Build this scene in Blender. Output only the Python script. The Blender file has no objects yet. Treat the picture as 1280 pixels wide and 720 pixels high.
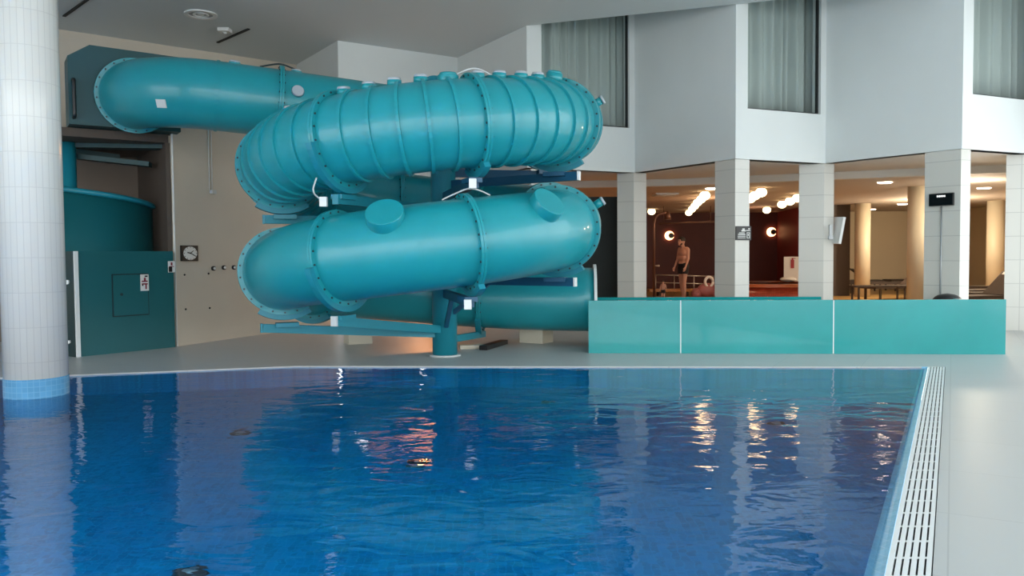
import bpy, bmesh, math, random
from mathutils import Vector, Matrix
random.seed(7)
scene = bpy.context.scene
col = scene.collection
PI = math.pi
V = Vector

# ------------------------------------------------------------------ camera
F_PX = 1000.0
CAM = V((0, 0, 1.3))
pitch = math.atan(40 / F_PX)
roll = 0.008
fwd = V((0, math.cos(pitch), -math.sin(pitch)))
up0 = V((0, math.sin(pitch), math.cos(pitch)))
r0 = V((1, 0, 0))
RX = math.cos(roll) * r0 - math.sin(roll) * up0
UY = math.sin(roll) * r0 + math.cos(roll) * up0
cam_d = bpy.data.cameras.new('camera')
cam_d.sensor_width = 36
cam_d.lens = F_PX * 36 / 1280
cam_d.clip_start = 0.05
cam_d.clip_end = 200
cam = bpy.data.objects.new('camera', cam_d)
m = Matrix.Identity(4)
for i, v in enumerate((RX, UY, -fwd)):
    for j in range(3):
        m[j][i] = v[j]
m.translation = CAM
cam.matrix_world = m
col.objects.link(cam)
scene.camera = cam

def ray(px, py):
    return fwd * F_PX + RX * (px - 640) - UY * (py - 360)
def G(px, py, z=0.0):
    v = ray(px, py)
    return CAM + v * ((z - CAM.z) / v.z)
def at(px, py, y):
    v = ray(px, py)
    return CAM + v * (y / v.y)

# ------------------------------------------------------------------ materials
def new_mat(name):
    mt = bpy.data.materials.new(name)
    mt.use_nodes = True
    nt = mt.node_tree
    b = nt.nodes['Principled BSDF']
    return mt, nt, b
def mat(name, c, rough=0.5, metal=0.0, emit=None, estr=0.0, coat=0.0, var=0.0, vscale=6.0, bump=0.0, bscale=60.0, spec=0.5):
    mt, nt, b = new_mat(name)
    b.inputs['Base Color'].default_value = (*c, 1)
    b.inputs['Roughness'].default_value = rough
    b.inputs['Metallic'].default_value = metal
    b.inputs['Coat Weight'].default_value = coat
    b.inputs['Specular IOR Level'].default_value = spec
    if emit:
        b.inputs['Emission Color'].default_value = (*emit, 1)
        b.inputs['Emission Strength'].default_value = estr
    tc = None
    if var or bump:
        tc = nt.nodes.new('ShaderNodeTexCoord')
    if var:
        n = nt.nodes.new('ShaderNodeTexNoise'); n.inputs['Scale'].default_value = vscale; n.inputs['Detail'].default_value = 4
        nt.links.new(tc.outputs['Object'], n.inputs['Vector'])
        r = nt.nodes.new('ShaderNodeMapRange'); r.inputs['From Min'].default_value = .3; r.inputs['From Max'].default_value = .7
        r.inputs['To Min'].default_value = 1 - var; r.inputs['To Max'].default_value = 1 + var
        nt.links.new(n.outputs['Fac'], r.inputs['Value'])
        h = nt.nodes.new('ShaderNodeHueSaturation'); h.inputs['Color'].default_value = (*c, 1)
        nt.links.new(r.outputs['Result'], h.inputs['Value'])
        nt.links.new(h.outputs['Color'], b.inputs['Base Color'])
    if bump:
        n = nt.nodes.new('ShaderNodeTexNoise'); n.inputs['Scale'].default_value = bscale; n.inputs['Detail'].default_value = 3
        nt.links.new(tc.outputs['Object'], n.inputs['Vector'])
        bp = nt.nodes.new('ShaderNodeBump'); bp.inputs['Strength'].default_value = bump; bp.inputs['Distance'].default_value = .01
        nt.links.new(n.outputs['Fac'], bp.inputs['Height']); nt.links.new(bp.outputs['Normal'], b.inputs['Normal'])
    return mt
def tile_mat(name, c, mortar, w, h, rough=0.25, msize=.003, offset=0.0, coord='UV', rotz=0.0, cvar=.03, bump=.3):
    mt, nt, b = new_mat(name)
    tc = nt.nodes.new('ShaderNodeTexCoord')
    mp = nt.nodes.new('ShaderNodeMapping'); mp.inputs['Rotation'].default_value = (0, 0, rotz)
    nt.links.new(tc.outputs[coord], mp.inputs['Vector'])
    br = nt.nodes.new('ShaderNodeTexBrick'); br.offset = offset; br.squash = 1
    br.inputs['Scale'].default_value = 1
    br.inputs['Brick Width'].default_value = w; br.inputs['Row Height'].default_value = h
    br.inputs['Mortar Size'].default_value = msize; br.inputs['Mortar Smooth'].default_value = .2
    br.inputs['Color1'].default_value = (*[x * (1 - cvar) for x in c], 1)
    br.inputs['Color2'].default_value = (*[x * (1 + cvar) for x in c], 1)
    br.inputs['Mortar'].default_value = (*mortar, 1)
    nt.links.new(mp.outputs['Vector'], br.inputs['Vector'])
    nt.links.new(br.outputs['Color'], b.inputs['Base Color'])
    b.inputs['Roughness'].default_value = rough
    if bump:
        bp = nt.nodes.new('ShaderNodeBump'); bp.inputs['Strength'].default_value = bump; bp.inputs['Distance'].default_value = .002; bp.invert = True
        nt.links.new(br.outputs['Fac'], bp.inputs['Height']); nt.links.new(bp.outputs['Normal'], b.inputs['Normal'])
    return mt

M = {}
M['wall'] = mat('painted_white_wall', (.76, .79, .785), .7, var=.015, vscale=1.5)
M['wall_beige'] = mat('beige_plaster_wall', (.63, .555, .46), .75, var=.03, vscale=1.2)
M['wall_warm'] = mat('warm_beige_wall', (.62, .52, .36), .7)
M['wall_brown'] = mat('dark_brown_wall', (.085, .062, .048), .7)
M['stair_shade'] = mat('shaded_stair_wall', (.17, .13, .10), .7)  # beige shaft wall with its deep shade mixed into the colour
M['board_shaded'] = mat('shaded_teal_board', (.006, .05, .055), .5)  # teal boards, darkened in colour for the shade under the platform
M['inlet'] = mat('dark_grey_inlet', (.03, .05, .07), .5)
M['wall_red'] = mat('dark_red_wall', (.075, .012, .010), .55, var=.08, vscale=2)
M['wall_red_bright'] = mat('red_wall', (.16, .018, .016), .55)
M['black_panel'] = mat('black_speckled_panel', (.006, .012, .012), .7, bump=.2, bscale=40)
M['ceiling'] = mat('white_ceiling', (.66, .71, .72), .8)
M['ceiling_lounge'] = mat('lounge_ceiling', (.50, .43, .37), .8)
M['soffit'] = mat('soffit_paint', (.66, .63, .58), .7)
M['deck'] = tile_mat('light_deck_tiles', (.47, .48, .475), (.39, .40, .40), .9, .9, rough=.38, msize=.004, coord='Object', rotz=.503, cvar=.015, bump=.1)
M['floor_lounge'] = mat('amber_glow_floor', (.50, .30, .10), .35, var=.05, vscale=1)  # warm orange lamplight is tinted into this floor colour
M['pool_blue'] = tile_mat('pool_blue_mosaic', (.002, .28, .56), (.010, .34, .64), .05, .05, rough=.4, msize=.004, coord='Object', cvar=.16, bump=0)
M['edge_blue'] = tile_mat('light_blue_edge_tiles', (.26, .53, .72), (.33, .58, .75), .05, .05, rough=.25, msize=.003, coord='Object', cvar=.06, bump=.1)
M['band_blue'] = tile_mat('blue_column_band', (.10, .29, .50), (.15, .35, .55), .05, .05, rough=.25, msize=.003, cvar=.08)
M['column_tile'] = tile_mat('white_column_tiles', (.74, .71, .655), (.64, .61, .565), .058, .33, rough=.16, msize=.003, cvar=.02, bump=.6)
M['square_tile'] = tile_mat('cream_wall_tiles', (.66, .645, .60), (.50, .49, .46), .9, .39, rough=.3, msize=.006, cvar=.01)
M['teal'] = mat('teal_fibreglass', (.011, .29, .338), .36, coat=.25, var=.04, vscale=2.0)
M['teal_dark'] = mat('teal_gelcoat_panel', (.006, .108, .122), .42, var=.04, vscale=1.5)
M['teal_panel'] = mat('glossy_teal_panel', (.008, .29, .30), .14, coat=.3, var=.06, vscale=1.8)
M['teal_steel'] = mat('teal_painted_steel', (.01, .22, .29), .4)
M['navy_steel'] = mat('blue_painted_steel', (.008, .085, .17), .4)
M['bolt'] = mat('dark_bolt', (.01, .03, .035), .5)
M['lens'] = mat('grey_translucent_lens', (.42, .46, .50), .35)
M['white'] = mat('white_plastic', (.78, .79, .78), .35)
M['white_mat'] = mat('white_board', (.72, .72, .70), .5)
M['light_grey'] = mat('light_grey_plastic', (.55, .57, .57), .4)
M['mid_grey'] = mat('grey_metal', (.35, .37, .38), .4, metal=.5)
M['black'] = mat('black_plastic', (.008, .008, .009), .35)
M['dark_gap'] = mat('dark_gap', (.02, .022, .024), .7)
M['red'] = mat('red_paint', (.35, .02, .02), .4)
M['dark_red'] = mat('deep_red_print', (.22, .01, .03), .5)
M['curtain'] = mat('sage_grey_curtain', (.54, .58, .565), .9)
M['frame_dark'] = mat('dark_window_frame', (.015, .017, .018), .4)
M['wood_dark'] = mat('dark_brown_weave', (.06, .04, .03), .6, bump=.3, bscale=120)
M['wood_orange'] = mat('orange_wood', (.45, .20, .06), .4, var=.1, vscale=4)
M['steel'] = mat('brushed_steel', (.55, .5, .45), .3, metal=.9)
M['copper'] = mat('copper_pipe', (.16, .08, .055), .4, metal=.5)
M['globe'] = mat('lit_globe', (1, .85, .6), .4, emit=(1, .72, .38), estr=5)
M['sconce'] = mat('lit_sconce', (1, .6, .3), .4, emit=(1, .45, .2), estr=6)
M['downlight'] = mat('lit_downlight', (1, .9, .8), .4, emit=(1, .85, .65), estr=10)
M['skin'] = mat('skin', (.48, .27, .20), .5, var=.04, vscale=8)
M['skin_child'] = mat('child_skin', (.52, .31, .24), .5)
M['hair'] = mat('dark_hair', (.015, .01, .008), .6)
M['shorts'] = mat('black_swim_shorts', (.008, .008, .012), .7)
M['eye'] = mat('dark_eye', (.01, .01, .01), .2)
M['pink'] = mat('pink_vinyl', (.36, .13, .13), .4)
M['plinth'] = mat('cream_concrete', (.62, .56, .45), .7, var=.03, vscale=5)
M['whirl_tile'] = tile_mat('red_mosaic_tiles', (.42, .06, .03), (.3, .05, .03), .06, .06, rough=.25, msize=.004, cvar=.15)
M['towel'] = mat('white_towel', (.8, .78, .74), .9, bump=.4, bscale=80)

def glass_mat():
    mt, nt, b = new_mat('window_glass')
    out = nt.nodes['Material Output']
    tr = nt.nodes.new('ShaderNodeBsdfTransparent'); tr.inputs['Color'].default_value = (.94, .96, .955, 1)
    gl = nt.nodes.new('ShaderNodeBsdfGlossy'); gl.inputs['Roughness'].default_value = .02
    fr = nt.nodes.new('ShaderNodeFresnel'); fr.inputs['IOR'].default_value = 1.45
    mx = nt.nodes.new('ShaderNodeMixShader')
    ge = nt.nodes.new('ShaderNodeNewGeometry'); ml = nt.nodes.new('ShaderNodeMath'); ml.operation = 'SUBTRACT'; ml.use_clamp = True
    nt.links.new(fr.outputs[0], ml.inputs[0]); nt.links.new(ge.outputs['Backfacing'], ml.inputs[1])
    nt.links.new(ml.outputs[0], mx.inputs[0]); nt.links.new(tr.outputs[0], mx.inputs[1]); nt.links.new(gl.outputs[0], mx.inputs[2])
    nt.links.new(mx.outputs[0], out.inputs[0])
    return mt
M['glass'] = glass_mat()

def water_mat():
    mt, nt, b = new_mat('pool_water')
    out = nt.nodes['Material Output']
    tc = nt.nodes.new('ShaderNodeTexCoord')
    mp = nt.nodes.new('ShaderNodeMapping'); mp.inputs['Scale'].default_value = (1.0, 1.7, 1)
    nt.links.new(tc.outputs['Object'], mp.inputs['Vector'])
    n1 = nt.nodes.new('ShaderNodeTexNoise'); n1.inputs['Scale'].default_value = 2.2; n1.inputs['Detail'].default_value = 2.5; n1.inputs['Distortion'].default_value = .6
    n2 = nt.nodes.new('ShaderNodeTexNoise'); n2.inputs['Scale'].default_value = 9.0; n2.inputs['Detail'].default_value = 2
    nt.links.new(mp.outputs['Vector'], n1.inputs['Vector']); nt.links.new(mp.outputs['Vector'], n2.inputs['Vector'])
    mm = nt.nodes.new('ShaderNodeMath'); mm.operation = 'MULTIPLY_ADD'; mm.inputs[1].default_value = .10
    nt.links.new(n2.outputs['Fac'], mm.inputs[0]); nt.links.new(n1.outputs['Fac'], mm.inputs[2])
    bp = nt.nodes.new('ShaderNodeBump'); bp.inputs['Strength'].default_value = 1.0; bp.inputs['Distance'].default_value = .010
    nt.links.new(mm.outputs[0], bp.inputs['Height'])
    tr = nt.nodes.new('ShaderNodeBsdfRefraction'); tr.inputs['Color'].default_value = (.62, .90, .98, 1); tr.inputs['IOR'].default_value = 1.33; tr.inputs['Roughness'].default_value = 0.0
    nt.links.new(bp.outputs['Normal'], tr.inputs['Normal'])
    gl = nt.nodes.new('ShaderNodeBsdfGlossy'); gl.inputs['Roughness'].default_value = .015
    fr = nt.nodes.new('ShaderNodeFresnel'); fr.inputs['IOR'].default_value = 1.45
    mx = nt.nodes.new('ShaderNodeMixShader')
    nt.links.new(bp.outputs['Normal'], gl.inputs['Normal']); nt.links.new(bp.outputs['Normal'], fr.inputs['Normal'])
    nt.links.new(fr.outputs[0], mx.inputs[0]); nt.links.new(tr.outputs[0], mx.inputs[1]); nt.links.new(gl.outputs[0], mx.inputs[2])
    nt.links.new(mx.outputs[0], out.inputs[0])
    return mt
M['water'] = water_mat()

# ------------------------------------------------------------------ mesh helpers
class MB:
    def __init__(s):
        s.bm = bmesh.new(); s.uv = s.bm.loops.layers.uv.new('UVMap'); s.mats = []; s.mi = 0
    def use(s, mt):
        if mt not in s.mats: s.mats.append(mt)
        s.mi = s.mats.index(mt); return s
    def face(s, pts, uvs=None, smooth=False):
        vs = [s.bm.verts.new(p) for p in pts]
        return s.facev(vs, uvs, smooth)
    def facev(s, vs, uvs=None, smooth=False):
        try: f = s.bm.faces.new(vs)
        except ValueError: return None
        f.material_index = s.mi; f.smooth = smooth
        if uvs:
            for l, u in zip(f.loops, uvs): l[s.uv].uv = u
        return f
    def prism(s, poly, z0, z1):
        n = len(poly)
        a = sum(poly[i][0] * poly[(i + 1) % n][1] - poly[(i + 1) % n][0] * poly[i][1] for i in range(n))
        if a < 0: poly = poly[::-1]
        lo = [s.bm.verts.new((p[0], p[1], z0)) for p in poly]; hi = [s.bm.verts.new((p[0], p[1], z1)) for p in poly]
        s.facev(lo[::-1], [(p[0], p[1]) for p in poly[::-1]]); s.facev(hi, [(p[0], p[1]) for p in poly])
        u = 0
        for i in range(n):
            j = (i + 1) % n
            L = math.hypot(poly[j][0] - poly[i][0], poly[j][1] - poly[i][1])
            s.facev([lo[i], lo[j], hi[j], hi[i]], [(u, z0), (u + L, z0), (u + L, z1), (u, z1)])
            u += L
        return s
    def box(s, c, size, X=None, Y=None, Z=None):
        c = V(c); X = (X or V((1, 0, 0))).normalized(); Y = (Y or V((0, 1, 0))).normalized(); Z = (Z or V((0, 0, 1))).normalized()
        a, b, d = (size[0] / 2, size[1] / 2, size[2] / 2)
        P = lambda i, j, k: c + X * a * i + Y * b * j + Z * d * k
        for q in (((-1,-1,-1),(-1,1,-1),(1,1,-1),(1,-1,-1)), ((-1,-1,1),(1,-1,1),(1,1,1),(-1,1,1)), ((-1,-1,-1),(1,-1,-1),(1,-1,1),(-1,-1,1)),
                  ((1,1,-1),(-1,1,-1),(-1,1,1),(1,1,1)), ((-1,1,-1),(-1,-1,-1),(-1,-1,1),(-1,1,1)), ((1,-1,-1),(1,1,-1),(1,1,1),(1,-1,1))):
            pts = [P(*t) for t in q]
            w = (pts[1] - pts[0]).length; h = (pts[3] - pts[0]).length
            s.face(pts, [(0, 0), (w, 0), (w, h), (0, h)])
        return s
    def bar(s, p, q, w, h, upv=V((0, 0, 1))):
        p, q = V(p), V(q); d = (q - p); Y = upv.cross(d)
        if Y.length < 1e-6: Y = V((0, 1, 0))
        Y.normalize(); Z = d.cross(Y).normalized()
        return s.box((p + q) / 2, (d.length, w, h), d, Y, Z)
    def cyl(s, p, q, r0, r1=None, n=24, cap=True):
        p, q = V(p), V(q); r1 = r0 if r1 is None else r1
        d = (q - p); D = d.normalized(); a = D.orthogonal().normalized() if abs(D.z) < .999 else V((1, 0, 0)); b = D.cross(a)
        A, B = [], []
        for i in range(n):
            t = 2 * PI * i / n; o = a * math.cos(t) + b * math.sin(t)
            A.append(s.bm.verts.new(p + o * r0)); B.append(s.bm.verts.new(q + o * r1))
        L = 2 * PI * max(r0, r1) / n
        for i in range(n):
            j = (i + 1) % n
            s.facev([A[i], A[j], B[j], B[i]], [(i * L, 0), ((i + 1) * L, 0), ((i + 1) * L, d.length), (i * L, d.length)], True)
        if cap: s.facev(A[::-1]); s.facev(B)
        return s
    def tube(s, pts, r, n=10):
        pts = [V(p) for p in pts]; rings = []; prev = None
        for i, p in enumerate(pts):
            t = (pts[min(i + 1, len(pts) - 1)] - pts[max(i - 1, 0)]).normalized()
            a = t.orthogonal().normalized() if prev is None else (prev - t * prev.dot(t)).normalized()
            prev = a; b = t.cross(a)
            rings.append([s.bm.verts.new(p + (a * math.cos(2 * PI * k / n) + b * math.sin(2 * PI * k / n)) * r) for k in range(n)])
        for A, B in zip(rings, rings[1:]):
            for k in range(n):
                s.facev([A[k], A[(k + 1) % n], B[(k + 1) % n], B[k]], None, True)
        s.facev(rings[0][::-1]); s.facev(rings[-1])
        return s
    def ball(s, c, r, n=16, m_=10, sc=(1, 1, 1), zmin=-1.0, zmax=1.0):
        c = V(c); rows = []
        for j in range(m_ + 1):
            z = zmin + (zmax - zmin) * j / m_ if (zmin > -1 or zmax < 1) else -math.cos(PI * j / m_)
            rr = math.sqrt(max(0, 1 - z * z))
            if rr < 1e-4: rows.append([s.bm.verts.new(c + V((0, 0, z * r * sc[2])))])
            else: rows.append([s.bm.verts.new(c + V((rr * math.cos(2 * PI * k / n) * r * sc[0], rr * math.sin(2 * PI * k / n) * r * sc[1], z * r * sc[2]))) for k in range(n)])
        for A, B in zip(rows, rows[1:]):
            for k in range(n):
                q = [A[k % len(A)], A[(k + 1) % len(A)], B[(k + 1) % len(B)], B[k % len(B)]]
                u = []
                for v in q:
                    if v not in u: u.append(v)
                if len(u) > 2: s.facev(u, None, True)
        for R, rev in ((rows[0], True), (rows[-1], False)):
            if len(R) > 2: s.facev(R[::-1] if rev else R)
        return s
    def band(s, c, T, ri, ro, hw, n=48, a0=0.0, a1=2 * PI, side=None, up=None):
        """square-section ring about axis T"""
        c = V(c); T = V(T).normalized(); side, up = frame(T)
        full = abs(a1 - a0 - 2 * PI) < 1e-6
        cnt = n if full else n + 1; R = []
        for i in range(cnt):
            t = a0 + (a1 - a0) * i / n; o = side * math.cos(t) + up * math.sin(t)
            R.append([s.bm.verts.new(c + o * rr + T * h) for rr, h in ((ri, -hw), (ro, -hw), (ro, hw), (ri, hw))])
        for i in range(n if full else n):
            A, B = R[i], R[(i + 1) % cnt]
            for k in range(4): s.facev([A[k], A[(k + 1) % 4], B[(k + 1) % 4], B[k]])
        if not full: s.facev(R[0]); s.facev(R[-1][::-1])
        return s
    def build(s, name, mt=None, parent=None, bevel=0.0):
        if not s.mats: s.mats.append(mt)
        elif mt is not None and mt not in s.mats: s.mats.append(mt)
        bmesh.ops.recalc_face_normals(s.bm, faces=s.bm.faces)
        me = bpy.data.meshes.new(name); s.bm.to_mesh(me); s.bm.free()
        for x in s.mats: me.materials.append(x)
        o = bpy.data.objects.new(name, me); col.objects.link(o)
        if parent:
            o.parent = parent
            o.matrix_parent_inverse = parent.matrix_basis.inverted()
        if bevel:
            b = o.modifiers.new('bevel', 'BEVEL'); b.width = bevel; b.segments = 2; b.limit_method = 'ANGLE'
        return o
def frame(T):
    side = T.cross(V((0, 0, 1))).normalized(); up = side.cross(T).normalized()
    return side, up
def tag(o, label, cat, group=None, kind=None):
    o['label'] = label; o['category'] = cat
    if group: o['group'] = group
    if kind: o['kind'] = kind
    return o
def thing(name, loc, label, cat, group=None):
    o = bpy.data.objects.new(name, None); col.objects.link(o); o.location = loc; o.empty_display_size = .1
    return tag(o, label, cat, group, 'thing')
def struct(o):
    o['kind'] = 'structure'; return o
def copy_tree(o, parent=None):
    c = o.copy(); col.objects.link(c)
    if parent: c.parent = parent
    for ch in list(o.children): copy_tree(ch, c)
    return c

# ------------------------------------------------------------------ plan of the hall
H = 5.45            # hall ceiling
SOF = 2.9           # underside of the upper storey
LC = 2.78           # lounge ceiling
N = [V((-3.3, 15.5)), V((.30, 14.6)), V((3.76, 13.47)), V((6.95, 12.40)), V((10.1, 11.4)), V((13.3, 10.4))]
FC = [V((-1.1, 16.9)), V((2.40, 15.6)), V((5.57, 14.25)), V((8.7, 13.2)), V((11.9, 12.2))]
def v2(a): return (a[0], a[1])

# pool outline (water level plane z = 0)
P1 = G(370, 457.5); P2 = G(1152, 458.5); P0 = P1 + (G(2, 472) - P1) * 2.6
Pb = G(1078, 720); P3 = P2 + (Pb - P2) * ((1.0 - P2.y) / (Pb.y - P2.y))
B2 = G(1160, 458.5); Bb = G(1105, 720); B3 = B2 + (Bb - B2) * ((1.0 - B2.y) / (Bb.y - B2.y))
G2 = G(1181.8, 458.5); Gb = G(1165.6, 720); G3 = G2 + (Gb - G2) * ((1.0 - G2.y) / (Gb.y - G2.y))
XL, XR, YB, YN = -12.0, 15.5, 30.5, -3.0
XF = 9.25           # glazed right side of the hall
P0 = V((XL, P1.y + (P0.y - P1.y) * (XL - P1.x) / (P0.x - P1.x), 0))
WZ = -.014

# floor
b = MB()
lounge_y = 14.7
b.face([P0, P1, P2, B2, G2, V((XF, G2.y, 0)), V((XF, 13.2, 0)), V((XR, 13.2, 0)), V((XR, lounge_y + .6, 0)), V((XL, lounge_y + .6, 0))])
b.face([G3, V((XF, 1.0, 0)), V((XF, G2.y, 0)), G2])
b.face([V((XL, YN, 0)), V((XF, YN, 0)), V((XF, 1.0, 0)), V((XL, 1.0, 0))])
for a, c in ((P0, P1), (P1, P2)):
    b.face([a, c, c + V((0, 0, -.04)), a + V((0, 0, -.04))])
for a, c in ((G2, G3), (B2, G2)):
    b.face([a, c, c + V((0, 0, -.2)), a + V((0, 0, -.2))])
b.face([V((XL, 1, 0)), V((G3.x, 1, 0)), V((G3.x, 1, -.2)), V((XL, 1, -.2))])
struct(b.build('floor', M['deck']))
b = MB(); b.face([V((XL, lounge_y + .6, 0)), V((XR, lounge_y + .6, 0)), V((XR, YB, 0)), V((XL, YB, 0))])
struct(b.build('floor_lounge', M['floor_lounge']))

# pool basin
D = -1.35
b = MB()
poly = [P0, P1, P2, P3, V((XL, 1.0, 0))]
b.face([V((p.x, p.y, D)) for p in poly])
for i in range(5):
    a, c = poly[i], poly[(i + 1) % 5]
    b.face([V((a.x, a.y, D)), V((c.x, c.y, D)), V((c.x, c.y, WZ - .02)), V((a.x, a.y, WZ - .02))])
basin = struct(b.build('floor_pool', M['pool_blue']))
for p in basin.data.polygons: pass
b = MB()
for a, c in ((P0, P1), (P1, P2)):
    b.face([a + V((0, .0, -.05)), c + V((0, .0, -.05)), c + V((0, .0, -.13)), a + V((0, .0, -.13))])
# sloping light-blue overflow edge along the right side
b.face([P2 + V((0, 0, WZ - .02)), P3 + V((0, 0, WZ - .02)), B3, B2])
b.face([P2 + V((0, 0, WZ - .02)), P3 + V((0, 0, WZ - .02)), P3 + V((0, 0, -.3)), P2 + V((0, 0, -.3))])
b.face([B2, P2, P2 + V((0, 0, -.06))])
struct(b.build('trim_1', M['edge_blue']))
b = MB(); b.face([V((p.x, p.y, WZ)) for p in (P0, P1, P2 + (B2 - P2) * .35, P3 + (B3 - P3) * .35, V((XL, 1.0, 0)))])
w = b.build('pool_water', M['water'])
if w.data.polygons[0].normal.z < 0: w.data.flip_normals()
tag(w, 'rippling blue water filling the swimming pool', 'water', kind='stuff')

# overflow grating along the right pool edge
gr = thing('overflow_grating', G3, 'long white slotted overflow grating along right pool edge', 'grating')
L = (G2 - G3).length; dirv = (G2 - G3).normalized()
b = MB()
nb = 6; nseg = int(L / .22)
def gl(t, u):   # t along, u across 0..1
    a = B3 + (B2 - B3) * t; c = G3 + (G2 - G3) * t
    return a + (c - a) * u
edges = [0.0, .17, .335, .50, .665, .83, 1.0]
slot = .024
for i in range(nb):
    u0 = edges[i] + (slot if i else 0.015); u1 = edges[i + 1] - (slot if i < nb - 1 else 0.03)
    q = [gl(0, u0), gl(0, u1), gl(1, u1), gl(1, u0)]
    top = [p + V((0, 0, -.002)) for p in q]; bot = [p + V((0, 0, -.03)) for p in q]
    b.face(top)
    for k in range(4): b.face([top[k], top[(k + 1) % 4], bot[(k + 1) % 4], bot[k]])
for k in range(nseg):
    t0 = k / nseg; t1 = t0 + .028 / L
    for i in range(1, nb):
        q = [gl(t0, edges[i] - slot), gl(t0, edges[i] + slot), gl(t1, edges[i] + slot), gl(t1, edges[i] - slot)]
        b.face([p + V((0, 0, -.004)) for p in q])
b.build('slotted_grate', M['white'], gr)
b = MB(); b.face([p + V((0, 0, -.035)) for p in (gl(0, 0), gl(0, 1), gl(1, 1), gl(1, 0))])
b.build('channel', M['dark_gap'], gr)

# inlets on the pool floor
def under(px, py):
    v = ray(px, py); p = CAM + v * ((WZ - CAM.z) / v.z)
    d = v.normalized(); hxy = V((d.x, d.y, 0)) / 1.33; dz = -math.sqrt(1 - hxy.length_squared); d = V((hxy.x, hxy.y, dz)); return p + d * ((D - WZ) / d.z)
for px, py, lab in ((522, 578, 'dark round inlet on pool floor in middle of the pool'), (686, 503, 'dark round inlet on pool floor towards the slide pillar'),
                    (970, 529, 'dark round inlet on pool floor before the right pillars'), (300, 541, 'dark round inlet on pool floor towards the clock wall'), (236, 718, 'dark round inlet on pool floor nearest the white column')):
    p = under(px, py)
    p.y = min(p.y, 9.1)
    b = MB(); b.cyl(p + V((0, 0, .002)), p + V((0, 0, .025)), .095, .08, 24)
    o = thing('floor_inlet', p, lab, 'pool inlet', 'pool floor inlets')
    b.build('rim', M['inlet'], o)
    b = MB(); b.ball(p + V((0, 0, .026)), .045, 16, 8, (1, 1, .35)); b.build('cap', M['mid_grey'], o)

# ceiling
b = MB()
b.prism([(XL, YN), (XF, YN), (XF, 11.66), v2(N[3]), v2(N[2]), v2(N[1]), (.30, 18.5), (XL, 18.5)], H, 6.5)
b.prism([(.0, 14.5), (XF + .2, 11.4), (XF + .2, 18.5), (.0, 18.5)], 6.5, 6.65)
struct(b.build('ceiling', M['ceiling']))
# lounge ceiling / upper slab
def off(p, d): return (p[0], p[1] + d)
b = MB()
b.prism([off(p_, .06) for p_ in (N[0], FC[0], N[1], FC[1], N[2], FC[2], N[3], FC[3])] + [(XF, 13.06), (XR, 13.0), (XR, 19), (-3.3, 19)], SOF, SOF + .14)
struct(b.build('ceiling_soffit', M['soffit']))
b = MB(); 
BH = [(-3.2, 18.3), (3.5, 17.2), (XF, 14.9), (XR, 14.9)]
b.prism(BH + [(XR, YB), (-3.2, YB)], LC, LC + .1)
struct(b.build('ceiling_lounge', M['ceiling_lounge']))
b = MB()
for a, c in zip(BH, BH[1:]):
    d = V((c[0] - a[0], c[1] - a[1])).normalized(); n_ = V((-d.y, d.x)) * .2
    b.prism([a, c, (c[0] - n_.x, c[1] - n_.y), (a[0] - n_.x, a[1] - n_.y)], LC - .02, SOF)
struct(b.build('trim_2', M['soffit']))

# upper storey zigzag wall
def wall(b, a, c, z0, z1, th=.2, back=True):
    d = V((c[0] - a[0], c[1] - a[1])).normalized(); n_ = V((-d.y, d.x)) * th
    b.prism([(a[0], a[1]), (c[0], c[1]), (c[0] + n_.x, c[1] + n_.y), (a[0] + n_.x, a[1] + n_.y)], z0, z1)
b = MB()
ZT = 6.5
wall(b, N[0], FC[0], SOF, H); wall(b, FC[0], N[1], SOF, H)
U = V((-4.6, 17.4))
wall(b, U, N[0], SOF - .1, H)
struct(b.build('wall_back_left', M['wall']))
b = MB()
wins = []
for i in (1, 2, 3):
    n0, f0 = N[i], FC[i]; d = (f0 - n0).normalized(); L = (f0 - n0).length
    s0 = .30 if i == 1 else .25; s1 = L - .12
    if i == 3: s0 = .23
    zs = 3.75
    wall(b, n0, f0, SOF, zs, .2)
    wall(b, n0, n0 + d * s0, zs, ZT, .2)
    wall(b, n0 + d * s1, f0, zs, ZT, .2)
    wins.append((n0 + d * s0, n0 + d * s1, zs, d))
    if i < 3: wall(b, f0, N[i + 1], SOF, ZT, .2)
wall(b, FC[3], V((XF + .2, 13.0)), SOF, ZT, .2)
struct(b.build('wall_back', M['wall']))
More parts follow.
